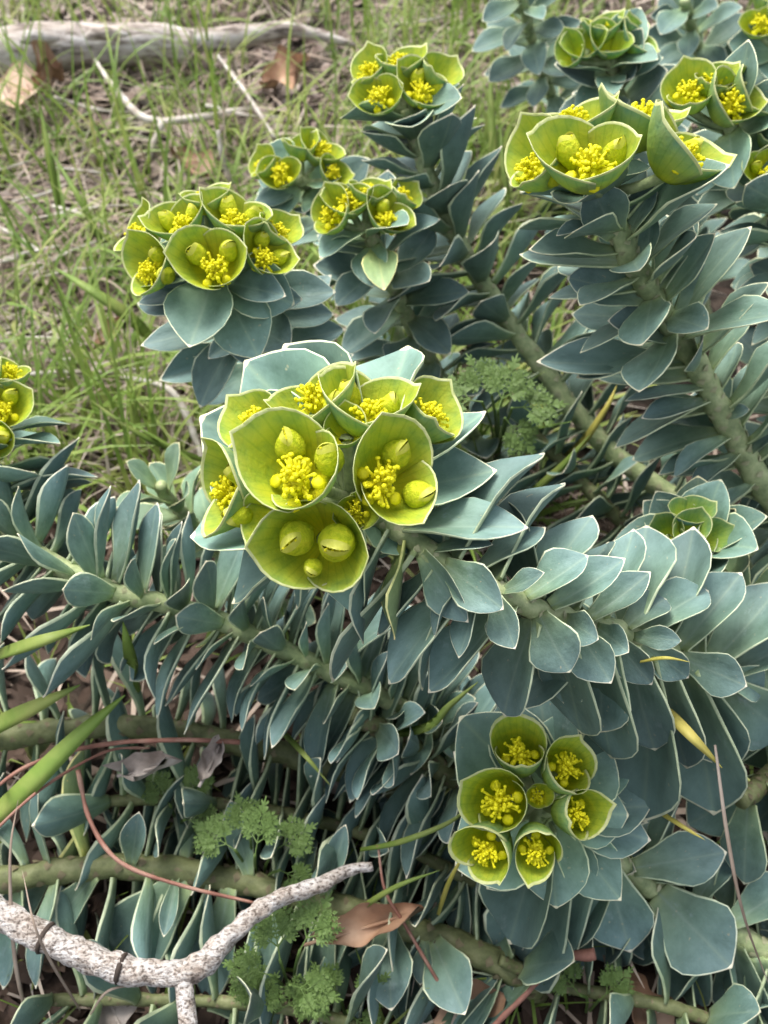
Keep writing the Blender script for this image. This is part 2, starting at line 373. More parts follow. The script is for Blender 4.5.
def stamen_mesh(seed):
    r = random.Random(seed); vs = []; fs = []
    def ball(c, rx, rz, ax, seg=6):
        q = ax.to_track_quat('Z', 'Y'); o = len(vs)
        for i in range(4):
            a = -math.pi/2 + math.pi * (i + .5) / 4
            for k in range(seg):
                b = 2 * math.pi * k / seg
                vs.append(c + q @ Vector((rx * math.cos(a) * math.cos(b), rx * math.cos(a) * math.sin(b), rz * math.sin(a))))
        for i in range(3):
            for k in range(seg):
                fs.append((o+i*seg+k, o+i*seg+(k+1) % seg, o+(i+1)*seg+(k+1) % seg, o+(i+1)*seg+k))
        fs.append(tuple(o+k for k in range(seg))[::-1]); fs.append(tuple(o+3*seg+k for k in range(seg)))
    ball(Vector((0, 0, .2)), .42, .5, Vector((0, 0, 1)), 10)
    for k in range(60):
        a = r.uniform(0, 6.28); e = r.uniform(.05, 1.35)
        d = Vector((math.cos(a) * math.sin(e), math.sin(a) * math.sin(e), math.cos(e) + .15)).normalized()
        ln = r.uniform(.45, 1.0); b0 = d * .3 + Vector((0, 0, .2)); b1 = d * ln + Vector((r.uniform(-.1, .1), r.uniform(-.1, .1), .2))
        v, f = tube([b0, (b0 + b1) / 2 + Vector((0, 0, .05)), b1], .055, 5); o = len(vs); vs.extend(v); fs.extend([tuple(x + o for x in q) for q in f])
        ball(b1 + d.orthogonal().normalized() * r.uniform(-.07, .07), r.uniform(.07, .115), r.uniform(.05, .08), d)
    for k in range(4):   # horned nectar glands
        a = k * math.pi / 2 + r.uniform(-.2, .2); c = Vector((math.cos(a) * .72, math.sin(a) * .72, .25))
        ball(c, .26, .10, Vector((math.cos(a) * .3, math.sin(a) * .3, 1)), 8)
    return mesh('stamen_cluster', vs, fs, [M_stamen])
ST = [stamen_mesh(i) for i in range(3)]
def bud_mesh(seed):
    """egg-shaped young cup: two overlapping shells with a slit at the top and yellow showing inside"""
    r = random.Random(seed); vs = []; fs = []; mi = []
    for sh in range(2):
        o = len(vs); n1, n2 = 10, 10
        for i in range(n1):
            q = i / (n1 - 1)
            ry = .05 + .58 * math.sin(min(q * 1.35, 1) * math.pi / 2) ** .9 * (1 - .42 * max(0, q - .45) / .55)
            rx = .05 * (1 - q) + .008 + .54 * math.sin(q * math.pi * .992) ** .85
            for j in range(n2 + 1):
                f = -1 + 2 * j / n2; ph = f * R(99) + sh * math.pi
                k = 1.05 if sh else 1.0
                z = .1 + 1.7 * q - (.22 * abs(f) ** 2 * q if sh else .15 * f * f * q) + .08 * math.sin(4 * f + seed) * q
                vs.append(Vector((rx * k * math.cos(ph) + .05 * math.sin(3 * q + seed), ry * math.sin(ph) * k, z)))
        for i in range(n1 - 1):
            for j in range(n2):
                q = o + i * (n2 + 1) + j
                fs.append((q, q + 1, q + n2 + 2, q + n2 + 1)); mi.append(1 if i == n1 - 2 else 0)
    for k in range(6):
        yy = -.25 + .1 * k; b0 = Vector((0, yy * .6, .9)); b1 = Vector((r.uniform(-.03, .03), yy, 1.62 + .16 * r.random()))
        v, f = tube([b0, b1], [.03, .05], 5); o = len(vs); vs.extend(v); fs.extend([tuple(x + o for x in q) for q in f]); mi += [2] * len(f)
    return mesh('bud', vs, fs, [M_bud, M_budrim, M_stamen], mi)
BD = [bud_mesh(i) for i in range(4)]

# ------------------------------------------------------------------ spurge shoots
GROUP = 'spurge shoots of the clump'
class Shoot:
    def __init__(self, label, pts, r0=.0065, r1=.005, name='spurge_shoot', shade_tone=False):
        P = [PZ(x, y, z) for x, y, z in pts]
        b = P[0]; d = (P[0] - P[1]); d.z = 0
        d = d.normalized() if d.length > 1e-5 else Vector((1, 0, 0))
        g = Vector((b.x + d.x * max(b.z, .02) * .7, b.y + d.y * max(b.z, .02) * .7, 0)); g.z = gz(g.x, g.y) - .004
        P = [g] + P
        self.path = catmull(P, 90); self.T, self.N = frames(self.path)
        self.root = empty(name, g); self.loc = g.copy(); self.inv = Matrix.Translation(-g)
        tag(self.root, label, 'plant', GROUP)
        n = len(self.path); r0 *= .82; r1 *= .78; rad = [lerp(r0, r1, i / (n - 1)) for i in range(n)]; self.rad = rad
        v, f = tube(self.path, rad, 12, .3, 130, True, g, rnd.random() * 50)
        nf0 = len(f)   # raised leaf scars spiralling up the stem follow
        for i in range(2, n - 2):
            for h in range(2):
                a = (2 * i + h) * 2.39996; B = self.T[i].cross(self.N[i]); dd = self.N[i] * math.cos(a) + B * math.sin(a); sd_ = self.T[i].cross(dd)
                c = self.path[i].lerp(self.path[i+1], h * .5) + dd * rad[i] * .97 - g; k0 = len(v); q = rad[i]
                v += [c + sd_ * q * .42, c + self.T[i] * q * .22 + dd * q * .14, c - sd_ * q * .42, c - self.T[i] * q * .5, c + dd * q * .16]
                f += [(k0, k0 + 1, k0 + 4), (k0 + 1, k0 + 2, k0 + 4), (k0 + 2, k0 + 3, k0 + 4), (k0 + 3, k0, k0 + 4)]
        obj('stem', mesh('stem', v, f, [M_shadestem if shade_tone else M_stem, M_shadescar if shade_tone else M_scar], [0] * nf0 + [1] * (len(f) - nf0)), self.root)
        L = [0]
        for a, c in zip(self.path, self.path[1:]): L.append(L[-1] + (c - a).length)
        self.L = L; self.len = L[-1]; self.n = n
    def at(self, s):
        d = s * self.len
        for i in range(1, self.n):
            if self.L[i] >= d:
                t = (d - self.L[i-1]) / max(self.L[i] - self.L[i-1], 1e-9)
                return self.path[i-1].lerp(self.path[i], t), self.T[i], self.N[i], self.rad[i]
        return self.path[-1], self.T[-1], self.N[-1], self.rad[-1]
    def leaf(self, base, d, nrm, ln, asp, kind='obov', var=None, color=(1, 1, 1)):
        d = d.normalized(); nrm = nrm - d * nrm.dot(d)
        nrm = nrm.normalized() if nrm.length > 1e-5 else d.orthogonal().normalized()
        x = d.cross(nrm)
        M = Matrix(((x.x*ln*asp, d.x*ln, nrm.x*ln, base.x), (x.y*ln*asp, d.y*ln, nrm.y*ln, base.y), (x.z*ln*asp, d.z*ln, nrm.z*ln, base.z), (0, 0, 0, 1)))
        me = LV[kind][rnd.randrange(6) if var is None else var]
        k = rnd.uniform(.94, 1.06)
        if rnd.random() < .007: color = (1.7, 1.45, .75)
        return obj('leaf', me, self.root, self.inv @ M, tuple(c * k for c in color))
    def auto(self, n, s0, s1, ln, asp, ang, kind='obov', grav=.12, keep=None, color=(1, 1, 1), vars=None, start=None, jit=.16):
        """spiral of leaves; ln, asp, ang are tables over the run 0..1"""
        a0 = rnd.uniform(0, 6.28) if start is None else start
        for i in range(n):
            u = (i + rnd.uniform(-.2, .2)) / max(n - 1, 1); u = min(max(u, 0), 1); s = lerp(s0, s1, u)
            p, T, N, r = self.at(s); B = T.cross(N)
            a = a0 + i * 2.39996 + rnd.uniform(-.15, .15)
            rd = N * math.cos(a) + B * math.sin(a)
            if keep and not keep(rd, u, p): continue
            an = R(prof(ang, u) + rnd.gauss(0, 7))
            d = T * math.cos(an) + rd * math.sin(an) + Vector((0, 0, -grav * rnd.uniform(.5, 1.5)))
            l = prof(ln, u) * rnd.uniform(.78, 1.15)
            q = p + rd * r * .82
            tip = q + d.normalized() * l
            if tip.z < .012:
                d = d.normalized(); d.z = (.012 - q.z) / l
            side = T.cross(rd)
            nrm = T * math.sin(an) - rd * math.cos(an) + side * rnd.gauss(0, jit)
            self.leaf(q, d, nrm, l, prof(asp, u) * rnd.uniform(.9, 1.1), kind, None if vars is None else rnd.choice(vars), color)
    def near(self, bx, by):
        best = None
        for i, p in enumerate(self.path):
            x, y = pix(p); dd = (x - bx) ** 2 + (y - by) ** 2
            if best is None or dd < best[0]: best = (dd, i)
        return best[1]
    def explicit(self, bx, by, tx, ty, asp, dt=0.0, kind='obov', var=None, roll=0.0, color=(1, 1, 1), s=None, face=0.35, lift=0.6):
        """a leaf seen at base pixel and tip pixel; the base sits on the stem, the tip dt nearer (-) or farther (+)"""
        if s is None:
            i = self.near(bx, by)
        else: i = int(s * (self.n - 1))
        p = self.path[i]; T = self.T[i]
        tp = PT(tx, ty, depth(p) + dt)
        d = tp - p; rd = (d - T * d.dot(T)); rd = rd.normalized() if rd.length > 1e-6 else T.orthogonal()
        cd = (CAM - p); cd = cd - T * cd.dot(T); cd.normalize()
        q = p + (rd * .75 + cd * lift).normalized() * self.rad[i] * .85; d = tp - q; ln = d.length; dn = d.normalized()
        nrm = T * (1 - face) + (CAM - q).normalized() * face
        nrm = nrm - dn * nrm.dot(dn); nrm.normalize()
        if roll: nrm = Matrix.Rotation(R(roll), 3, dn) @ nrm
        return self.leaf(q, d, nrm, ln, asp, kind, var, color)
    def cup(self, pos, d, rm, style='cup', roll=0.0, inside='full', color=(1, 1, 1), stalk_from=None):
        """flower cup: pos = centre of the mouth, d = facing, rm = mouth radius in metres"""
        d = d.normalized(); H = {'open': .62, 'cup': 1.12, 'tube': 2.1, 'closed': 1.6}[style]
        base = pos - d * (H * rm * .72)
        tip = stalk_from if stalk_from is not None else self.path[-1]
        mid = tip.lerp(base, .5) - d * .003
        path = catmull([tip, mid, base, base + d * rm * .12], 9)
        v, f = tube(path, [.0022] * 6 + [.0026, 0.003, rm * .14], 8, 0, 1, True, self.loc)
        cupo = obj('flower_cup', mesh('flower_cup', v, f, [M_stem]), self.root)
        x = UP.cross(d); x = x.normalized() if x.length > 1e-5 else RT.copy()
        x = Matrix.Rotation(R(roll), 3, d) @ x; y = d.cross(x)
        def MM(c, s, sx=1.0, zax=None, spin=0.0):
            if zax is None: X, Y, Z = x, y, d
            else:
                Z = zax.normalized(); X = (x - Z * x.dot(Z)).normalized(); Y = Z.cross(X)
            if spin: X, Y = X * math.cos(spin) + Y * math.sin(spin), Y * math.cos(spin) - X * math.sin(spin)
            return self.inv @ Matrix(((X.x*s*sx, Y.x*s, Z.x*s, c.x), (X.y*s*sx, Y.y*s, Z.y*s, c.y), (X.z*s*sx, Y.z*s, Z.z*s, c.z), (0, 0, 0, 1)))
        tilt = {'open': .12, 'cup': .02, 'tube': 0.0, 'closed': 0.0}[style]
        k = rnd.uniform(.95, 1.05); cl = tuple(c * k for c in color)
        obj('bract', rnd.choice(BR[style]), cupo, MM(base, rm, 1.0, d + x * (tilt + rnd.uniform(-.04, .1))), cl)
        obj('bract', rnd.choice(BR[style]), cupo, MM(base + d * .0006, rm * rnd.uniform(.84, .96), 1.0, d - x * (tilt + rnd.uniform(-.12, .1)), math.pi + rnd.uniform(-.25, .25)), cl)
        if inside == 'none': return cupo
        hh = base + d * rm * (.26 if style != 'tube' else 1.0)
        if inside in ('full', 'stamen', 'budlow'):
            off = y * rm * (.22 if inside == 'full' else .0) + d * rm * .08
            obj('stamen_cluster', rnd.choice(ST), cupo, MM(hh + off, rm * (.52 if inside != 'stamen' else .62), 1.0, None, rnd.uniform(0, 6)))
        if inside == 'buds':
            for sx_, sy_, k_ in ((-.27, -.06, .60), (.28, -.10, .56), (.05, .34, .30)):
                c = hh + x * sx_ * rm + y * sy_ * rm + d * rm * (-.12 if k_ > .4 else .25)
                obj('bud', rnd.choice(BD), cupo, MM(c, rm * k_, 1.0, d + x * sx_ * .5 + y * (sy_ * .4 + .1), rnd.uniform(0, 3)))
        if inside == 'full':
            for sg in (-1, 1):
                c = hh + x * sg * rm * .32 - y * rm * (.14 + rnd.uniform(0, .12)) - d * rm * .14
                obj('bud', rnd.choice(BD), cupo, MM(c, rm * rnd.uniform(.40, .48), 1.0, d + x * sg * rnd.uniform(.1, .3) - y * rnd.uniform(.1, .35), rnd.uniform(0, 3)))
        return cupo
    def head(self, cx, cy, t, axis, Rd, cups, style='cup', color=(1, 1, 1)):
        """dome of cups: cups = (px, py, radius px, roll, inside[, style, fx, fy]) placed where their ray meets the dome"""
        A = axis.normalized(); C = PT(cx, cy, t); C0 = C - A * Rd
        for c in cups:
            px, py, rp, roll, ins = c[:5]; st = c[5] if len(c) > 5 and c[5] else style
            rr = ray(px, py); o = CAM - C0; a = rr.dot(rr); b = 2 * rr.dot(o); q = o.dot(o) - Rd * Rd; disc = b*b - 4*a*q
            if disc > 0: tt = (-b - math.sqrt(disc)) / (2 * a)
            else: tt = -b / (2 * a)
            p = CAM + rr * tt; d = (p - C0).normalized() * .75 + A * .35
            if len(c) > 6: d = d + RT * c[6] + UP * c[7]
            if len(c) > 8: p = p + rr * c[8]; tt += c[8]
            self.cup(p, d, rp / F * tt, st, roll, ins, color)

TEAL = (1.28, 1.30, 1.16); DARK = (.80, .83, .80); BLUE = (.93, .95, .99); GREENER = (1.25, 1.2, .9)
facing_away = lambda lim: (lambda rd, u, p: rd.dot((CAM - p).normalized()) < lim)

# --- the big shoot across the middle
def shoot_main():
    s = Shoot('arching spurge shoot carrying the biggest and widest open flower head',
              [(850, 770, .06), (740, 690, .13), (640, 640, .185), (545, 612, .222), (455, 570, .235), (385, 520, .238), (350, 498, .24)], .0062, .0052)
    E = s.explicit
    for a in [(517, 604, 589, 557, .66, -.004), (546, 614, 628, 566, .52, 0), (584, 627, 651, 578, .48, .004), (619, 637, 668, 592, .62, .008),
              (634, 642, 711, 581, .52, .008), (674, 650, 742, 575, .5, .012), (704, 662, 785, 588, .55, .015), (720, 672, 800, 640, .5, 0),
              (536, 614, 568, 673, .95, -.012), (566, 622, 615, 682, .70, -.008), (604, 634, 652, 684, .62, -.004), (630, 642, 688, 677, .60, 0),
              (670, 650, 744, 685, .60, .0), (712, 662, 772, 690, .6, .004),
              (534, 625, 497, 718, .58, .018), (570, 632, 560, 708, .55, .02), (602, 640, 599, 733, .70, .012), (625, 645, 652, 757, .52, .016),
              (655, 652, 686, 770, .5, .02), (690, 660, 735, 760, .5, .02), (720, 672, 790, 740, .6, .02),
              (516, 596, 494, 644, .75, -.01), (500, 605, 443, 699, .50, .012), (466, 588, 381, 680, .52, .008), (462, 575, 427, 632, .45, -.01),
              (440, 560, 385, 640, .5, .01), (470, 578, 545, 526, .55, .006), (430, 560, 492, 541, .6, -.01),
              (490, 590, 552, 467, .42, .024), (530, 605, 592, 514, .45, .024), (570, 615, 606, 535, .45, .03), (595, 625, 637, 538, .45, .03), (630, 632, 646, 524, .55, .035),
              (450, 565, 530, 437, .52, .012), (660, 640, 700, 540, .5, .03)]:
        E(*a)
    # wide pale leaves below the flower head
    for tx, ty, asp, dt in [(193, 540, .72, .012), (236, 606, .66, .012), (361, 618, .85, .0), (497, 480, .66, .002), (490, 424, .62, .012), (412, 350, .8, .032),
                            (304, 352, .8, .034), (256, 366, .7, .034), (211, 424, .7, .026), (300, 610, .6, .012), (446, 545, .75, .0)]:
        E(350, 498, tx, ty, asp, dt, 'ovat', rnd.choice([0, 1, 4]), 0, TEAL, s=.985, face=.5)
    s.auto(64, .2, .97, [(0, .045), (.6, .044), (1, .038)], [(0, .52), (1, .58)], [(0, 95), (.6, 88), (1, 66)], keep=facing_away(-.3))
    for a in [(405, 535, 528, 526, .40, -.016, 'ovat', 5), (425, 550, 470, 622, .55, -.014), (410, 540, 398, 640, .55, -.006), (395, 530, 345, 640, .5, .0), (450, 565, 420, 690, .42, .02), (480, 585, 465, 660, .5, -.006),
              (445, 560, 505, 610, .6, -.02), (490, 595, 520, 650, .6, -.016), (500, 598, 548, 575, .5, -.014), (560, 620, 600, 640, .7, -.02), (590, 630, 635, 655, .65, -.018), (625, 640, 680, 640, .55, -.014), (420, 550, 330, 680, .4, .03)]: E(*a, lift=1.4)
    for a in [(560, 625, 580, 735, .6, .03), (590, 632, 610, 760, .55, .035), (640, 645, 660, 800, .5, .045), (680, 655, 720, 800, .5, .04)]: E(*a, color=DARK)
    ax = Vector((-.12, -.45, .88)) 
    s.head(325, 470, .302, ax, .058, [
        (296, 464, 62, 160, 'full', 'cup', -.02, .12, -.006), (397, 476, 56, 110, 'full', 'cup', .2, .02, -.002), (316, 545, 57, 178, 'buds', 'cup', .0, -.08, .003),
        (312, 396, 48, 20, 'full', 'cup', -.15, .45, .012), (368, 400, 50, 170, 'full', 'cup', .08, .5, .009), (250, 422, 42, 150, 'stamen', 'cup', -.5, .4, .014),
        (222, 494, 50, 95, 'full', 'cup', -.7, -.05, .012), (433, 414, 42, 45, 'stamen', 'cup', .55, .4, .012),
        (262, 520, 32, 60, 'none', 'cup', -.3, -.3, .014), (356, 512, 24, 20, 'stamen', 'cup', .05, -.1, .014), (345, 430, 26, 90, 'none', 'cup', 0, .1, .012)])
shoot_main()

def side_leaves(s, n, s0, s1, l0, l1, a0, a1, asp=.36, **k):
    s.auto(n, s0, s1, [(0, l0), (1, l1)], [(0, asp), (1, asp * 1.1)], [(0, a0), (1, a1)], **k)

# --- long leaning shoot on the left
def shoot_left():
    s = Shoot('long reclining spurge shoot with bare green stem between rows of narrow leaves',
              [(430, 725, .06), (330, 672, .10), (205, 615, .135), (110, 590, .155), (25, 545, .165), (-12, 495, .175), (-10, 445, .19), (-6, 420, .2)], .0060, .005)
    side_leaves(s, 190, .08, .90, .048, .047, 92, 78, .36, kind='spat', grav=.08, keep=lambda rd, u, p: rd.dot((CAM - p).normalized()) < .5, color=BLUE, jit=.3)
    side_leaves(s, 120, .10, .88, .030, .034, 72, 52, .42, kind='spat', grav=0, keep=lambda rd, u, p: rd.dot((CAM - p).normalized()) > .4, color=(1.1, 1.1, 1.02), jit=.4)
    side_leaves(s, 16, .90, .99, .038, .032, 75, 60, .6, color=TEAL)
    s.head(-6, 402, depth(s.path[-1]) - .012, Vector((.1, -.3, .9)), .05, [(-2, 405, 34, 200, 'full', None, .2, -.1), (-30, 380, 34, 20, 'full'), (8, 372, 26, 160, 'stamen', None, .1, .4), (-10, 438, 30, 200, 'buds', None, .2, -.3)])
shoot_left()

# --- head facing up at the lower right
def shoot_low():
    s = Shoot('low spurge shoot whose six tubular cups look straight up from broad leaves',
              [(820, 985, .02), (735, 935, .03), (655, 888, .05), (600, 850, .075), (560, 820, .10), (542, 803, .118)], .0085, .006)
    E = s.explicit
    for tx, ty, asp, dt, c in [(459, 716, .9, .004, TEAL), (608, 742, .95, -.002, TEAL), (629, 815, .95, -.006, TEAL), (556, 909, .85, -.008, TEAL), (455, 868, .95, -.002, TEAL),
                            (568, 710, .7, .012, TEAL), (636, 750, .5, .008, TEAL), (648, 808, .6, .006, (1, 1, 1)), (645, 840, .55, .008, (1, 1, 1)), (617, 895, .5, .006, TEAL),
                            (588, 892, .5, .006, TEAL), (486, 889, .6, .006, TEAL), (453, 752, .6, .012, (1, 1, 1)), (540, 686, .6, .02, (1, 1, 1)), (660, 785, .5, .014, (1, 1, 1)),
                            (512, 940, .45, .03, DARK), (500, 700, .6, .02, DARK)]:
        E(542, 803, tx, ty, asp, dt, 'ovat', rnd.choice([0, 1, 5]), 0, c, s=.96, face=.55)
    for a in [(600, 850, 630, 944, .62, .012), (655, 888, 730, 965, .85, -.012), (590, 855, 536, 968, .4, .02), (640, 885, 690, 870, .6, .01), (690, 910, 728, 852, .5, .01),
              (735, 935, 752, 1026, .6, .01), (625, 870, 727, 852, .55, -.01), (720, 925, 800, 880, .5, 0), (620, 870, 600, 975, .4, .03), (560, 830, 520, 975, .42, .05), (760, 950, 790, 1040, .6, .01), (700, 915, 680, 1010, .5, .02)]:
        E(*a, kind='obov', color=BLUE, face=.75, lift=1.0)
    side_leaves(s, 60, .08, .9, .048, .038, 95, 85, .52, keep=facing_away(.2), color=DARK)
    s.head(540, 806, depth(s.path[-1]) - .026, Vector((-.02, -.42, .9)), .075, [
        (520, 752, 33, 100, 'stamen', None, -.06, .22), (568, 767, 31, 70, 'stamen', None, .16, .16), (499, 803, 39, 150, 'stamen', None, -.2, 0), (578, 815, 31, 20, 'stamen', None, .2, .0), (537, 852, 31, 80, 'stamen', None, -.02, -.2), (538, 797, 15, 30, 'stamen', 'cup', 0, 0, .010), (486, 853, 33, 130, 'stamen', None, -.25, -.2)], 'tube', (1.08, 1.06, .9))
shoot_low()

# --- tall shoot at the right
def shoot_right():
    s = Shoot('tall spurge shoot with thick pale stem and wide side-on flower head',
              [(850, 600, .09), (775, 505, .13), (730, 430, .17), (700, 372, .20), (655, 300, .24), (620, 235, .272), (605, 190, .285)], .0085, .0062)
    E = s.explicit
    for a in [(608, 215, 520, 190, .5, .02, 'ovat'), (615, 230, 556, 238, .62, -.012), (650, 295, 569, 275, .6, -.005), (640, 265, 655, 205, .55, -.01), (655, 290, 690, 215, .55, -.005),
              (665, 320, 724, 262, .5, -.012), (675, 330, 598, 330, .5, -.015), (695, 360, 705, 340, .9, -.03, 'obov', 1), (690, 355, 535, 370, .28, .01), (705, 380, 625, 400, .3, -.01),
              (712, 395, 640, 425, .35, -.01), (720, 415, 750, 410, .7, -.015), (728, 430, 672, 470, .4, -.01), (740, 450, 690, 495, .4, -.012), (742, 450, 775, 430, .6, -.01), (755, 475, 715, 515, .4, -.005),
              (620, 235, 655, 180, .5, -.01, 'ovat'), (618, 230, 588, 182, .8, -.012, 'ovat')]:
        E(*a)
    s.auto(100, .25, .97, [(0, .045), (1, .044)], [(0, .46), (1, .55)], [(0, 88), (.7, 72), (1, 58)], grav=.08, color=(1.14, 1.13, 1.02), keep=lambda rd, u, p: u > .72 or rd.dot((CAM - p).normalized()) < .35)
    s.head(605, 138, .352, Vector((-.08, -.1, 1)), .062, [
        (592, 150, 54, 175, 'full', 'cup', .0, -.02), (688, 144, 50, 165, 'full', 'cup', .15, -.02), (536, 160, 44, 110, 'full', 'cup', -.5, -.1, .014),
        (572, 118, 40, 10, 'stamen', 'cup', -.15, .12, .012), (645, 114, 46, 170, 'stamen', 'cup', .1, .1, .008)])
    for a in [(606, 195, 652, 168, .8, -.016, 'ovat', 1), (606, 198, 578, 205, 1.0, -.03, 'ovat', 1), (606, 200, 520, 192, .4, .0, 'ovat', 5), (610, 215, 690, 190, .5, 0)]: E(*a, lift=1.2, color=TEAL)
shoot_right()

def simple_shoot(label, pts, leaves, head, r0=.0065, r1=.005, asp=.5, ln=.042, style='cup', color=(1, 1, 1), ang=(90, 58), kind='obov', s0=.15, keep=None, Rd=.05, ax=(0, -.35, .93), dt=.014, collar=None, extra=(), bract=(1, 1, 1), xk={}, jit=.16):
    s = Shoot(label, pts, r0, r1, shade_tone=max(q[2] for q in pts) < .1)  # low shoots take the stem colour that has shade painted in
    s.auto(leaves, s0, .97, [(0, ln), (.8, ln), (1, ln * .85)], [(0, asp), (1, asp * 1.1)], [(0, ang[0]), (.65, (ang[0] + ang[1]) / 2 + 4), (1, ang[1])], kind, .10, keep, color, jit=jit)
    if collar:
        n, l, a = collar
        s.auto(n, .955, 1.0, [(0, l), (1, l)], [(0, .72), (1, .78)], [(0, a), (1, a - 8)], 'ovat', .03, None, TEAL)
    for a in extra: s.explicit(*a, **xk)
    if head:
        x, y = head[0], head[1]
        s.head(x, y, depth(s.path[-1]) - dt, Vector(ax), Rd, head[2], style, bract)
    return s
simple_shoot('spurge shoot with a compact dome of seven open cups, nearest the bleached log',
    [(360, 470, .05), (320, 420, .10), (280, 365, .16), (245, 315, .212), (222, 285, .238), (212, 268, .25)], 40,
    (205, 238, [(213, 258, 40, 182, 'full', 'cup', 0, -.12), (270, 252, 32, 150, 'full', 'cup', .3, -.1), (148, 268, 34, 110, 'full', 'cup', -.35, -.25), (178, 217, 32, 200, 'full', 'cup', -.1, .12),
     (238, 212, 34, 160, 'full', 'cup', .12, .15), (205, 196, 24, 20, 'stamen', 'cup', 0, .35), (135, 232, 28, 80, 'stamen', 'cup', -.45, .1), (278, 228, 26, 30, 'stamen', 'cup', .4, .25)]),
    asp=.42, ln=.044, ang=(88, 78), collar=(8, .034, 97), Rd=.06, keep=lambda rd, u, p: u > .3,
    extra=[(225, 290, 132, 300, .5, 0), (240, 305, 205, 318, .8, -.02), (235, 300, 300, 296, .5, -.01), (245, 315, 140, 345, .35, .005), (250, 320, 335, 310, .4, 0), (255, 325, 208, 360, .5, -.015), (250, 320, 298, 352, .7, -.02), (262, 340, 165, 385, .34, .01), (265, 345, 345, 330, .4, .005)])
simple_shoot('upright spurge shoot with a small four-cup head, just right of the seven-cup dome',
    [(480, 450, .05), (425, 350, .12), (395, 290, .17), (375, 245, .205), (366, 228, .215)], 46,
    (362, 208, [(350, 198, 26, 190, 'stamen', 'cup', 0, .1), (392, 214, 28, 150, 'full', 'cup', .2, -.05), (330, 212, 26, 100, 'stamen', 'cup', -.3, 0), (368, 190, 22, 20, 'stamen', 'cup', .1, .35), (405, 195, 22, 40, 'stamen', 'cup', .35, .2)]),
    collar=(7, .03, 84), Rd=.05, ang=(88, 62))
simple_shoot('small spurge shoot with a pale three-cup head peeking out behind two larger heads',
    [(400, 340, .06), (350, 250, .13), (318, 205, .17), (302, 180, .195)], 32,
    (296, 162, [(280, 172, 22, 190, 'stamen', 'cup', -.1, -.1), (322, 148, 24, 150, 'stamen', 'cup', .15, .1), (262, 165, 20, 110, 'stamen', 'cup', -.4, .1), (300, 145, 20, 40, 'none', 'cup', 0, .4), (335, 172, 18, 160, 'stamen', 'cup', .3, 0)]),
    collar=(6, .03, 92), Rd=.055)
simple_shoot('tall straight spurge shoot with long leafy stem and five-cup head beside the grass',
    [(730, 545, .05), (610, 450, .085), (535, 358, .13), (482, 282, .165), (445, 215, .198), (418, 145, .232), (408, 108, .25)], 105,
    (405, 80, [(378, 95, 26, 190, 'stamen', 'cup', -.1, -.1), (425, 85, 30, 150, 'full', 'cup', .15, 0), (368, 68, 26, 100, 'stamen', 'cup', -.3, .1), (400, 60, 26, 20, 'stamen', 'cup', 0, .3), (440, 70, 26, 40, 'none', 'cup', .35, .15)]),
    .0078, .006, asp=.52, ln=.048, ang=(86, 56), s0=.1, collar=(7, .036, 80), Rd=.055, keep=lambda rd, u, p: u > .62 or rd.dot((CAM - p).normalized()) < .4)
simple_shoot('spurge shoot with tight pale dome of half-open cups above broad overlapping leaves',
    [(690, 260, .05), (655, 190, .11), (630, 130, .17), (615, 80, .215), (611, 62, .228)], 56,
    (610, 40, [(585, 42, 22, 190, 'none', 'cup', -.2, -.1), (612, 40, 24, 150, 'none', 'cup', 0, 0), (640, 38, 22, 120, 'none', 'cup', .25, 0), (600, 25, 22, 20, 'stamen', 'cup', -.1, .3), (630, 24, 20, 40, 'none', 'cup', .15, .3), (570, 52, 20, 100, 'none', 'cup', -.4, -.1)]),
    asp=.62, ln=.044, ang=(80, 48), collar=(8, .034, 74), Rd=.055, bract=(.85, .95, 1.3))
simple_shoot('spurge shoot with ragged flower head close behind the wide side-on head',
    [(850, 350, .11), (795, 250, .18), (750, 165, .24), (728, 125, .268)], 60,
    (716, 92, [(735, 100, 34, 160, 'stamen', 'cup', .25, -.05), (690, 90, 32, 100, 'stamen', 'cup', -.2, .1), (755, 95, 28, 150, 'none', 'cup', .5, 0), (715, 78, 26, 30, 'stamen', 'cup', .05, .35)]),
    asp=.5, ln=.044, ang=(85, 58), collar=(7, .036, 78), Rd=.055, color=(1.14, 1.13, 1.02))
simple_shoot('leaning spurge shoot with crowded grey-green leaves beside the ragged flower head',
    [(900, 470, .10), (850, 340, .17), (805, 240, .225), (782, 190, .245)], 70,
    (776, 160, [(768, 168, 24, 190, 'full', 'cup', -.2, -.1), (792, 150, 26, 150, 'full'), (775, 140, 22, 20, 'stamen', 'cup', 0, .3)]),
    asp=.42, ln=.048, ang=(85, 55), collar=(6, .034, 62), color=(1.14, 1.13, 1.02))
simple_shoot('distant spurge shoot with yellow flower head in the corner behind all others',
    [(870, 200, .06), (815, 110, .14), (782, 50, .2)], 40,
    (770, 18, [(762, 22, 20, 190, 'stamen', 'cup', -.1, -.1), (785, 15, 20, 150, 'stamen'), (770, 2, 20, 20, 'stamen', 'cup', 0, .3)]),
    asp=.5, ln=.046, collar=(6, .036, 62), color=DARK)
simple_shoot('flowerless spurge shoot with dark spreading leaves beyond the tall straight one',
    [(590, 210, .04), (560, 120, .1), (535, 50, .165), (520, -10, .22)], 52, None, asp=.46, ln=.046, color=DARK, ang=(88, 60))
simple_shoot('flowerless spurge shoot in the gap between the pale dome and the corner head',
    [(740, 160, .05), (715, 95, .1), (695, 40, .16), (685, 0, .2)], 44, None, asp=.5, ln=.045, color=DARK, ang=(84, 52))
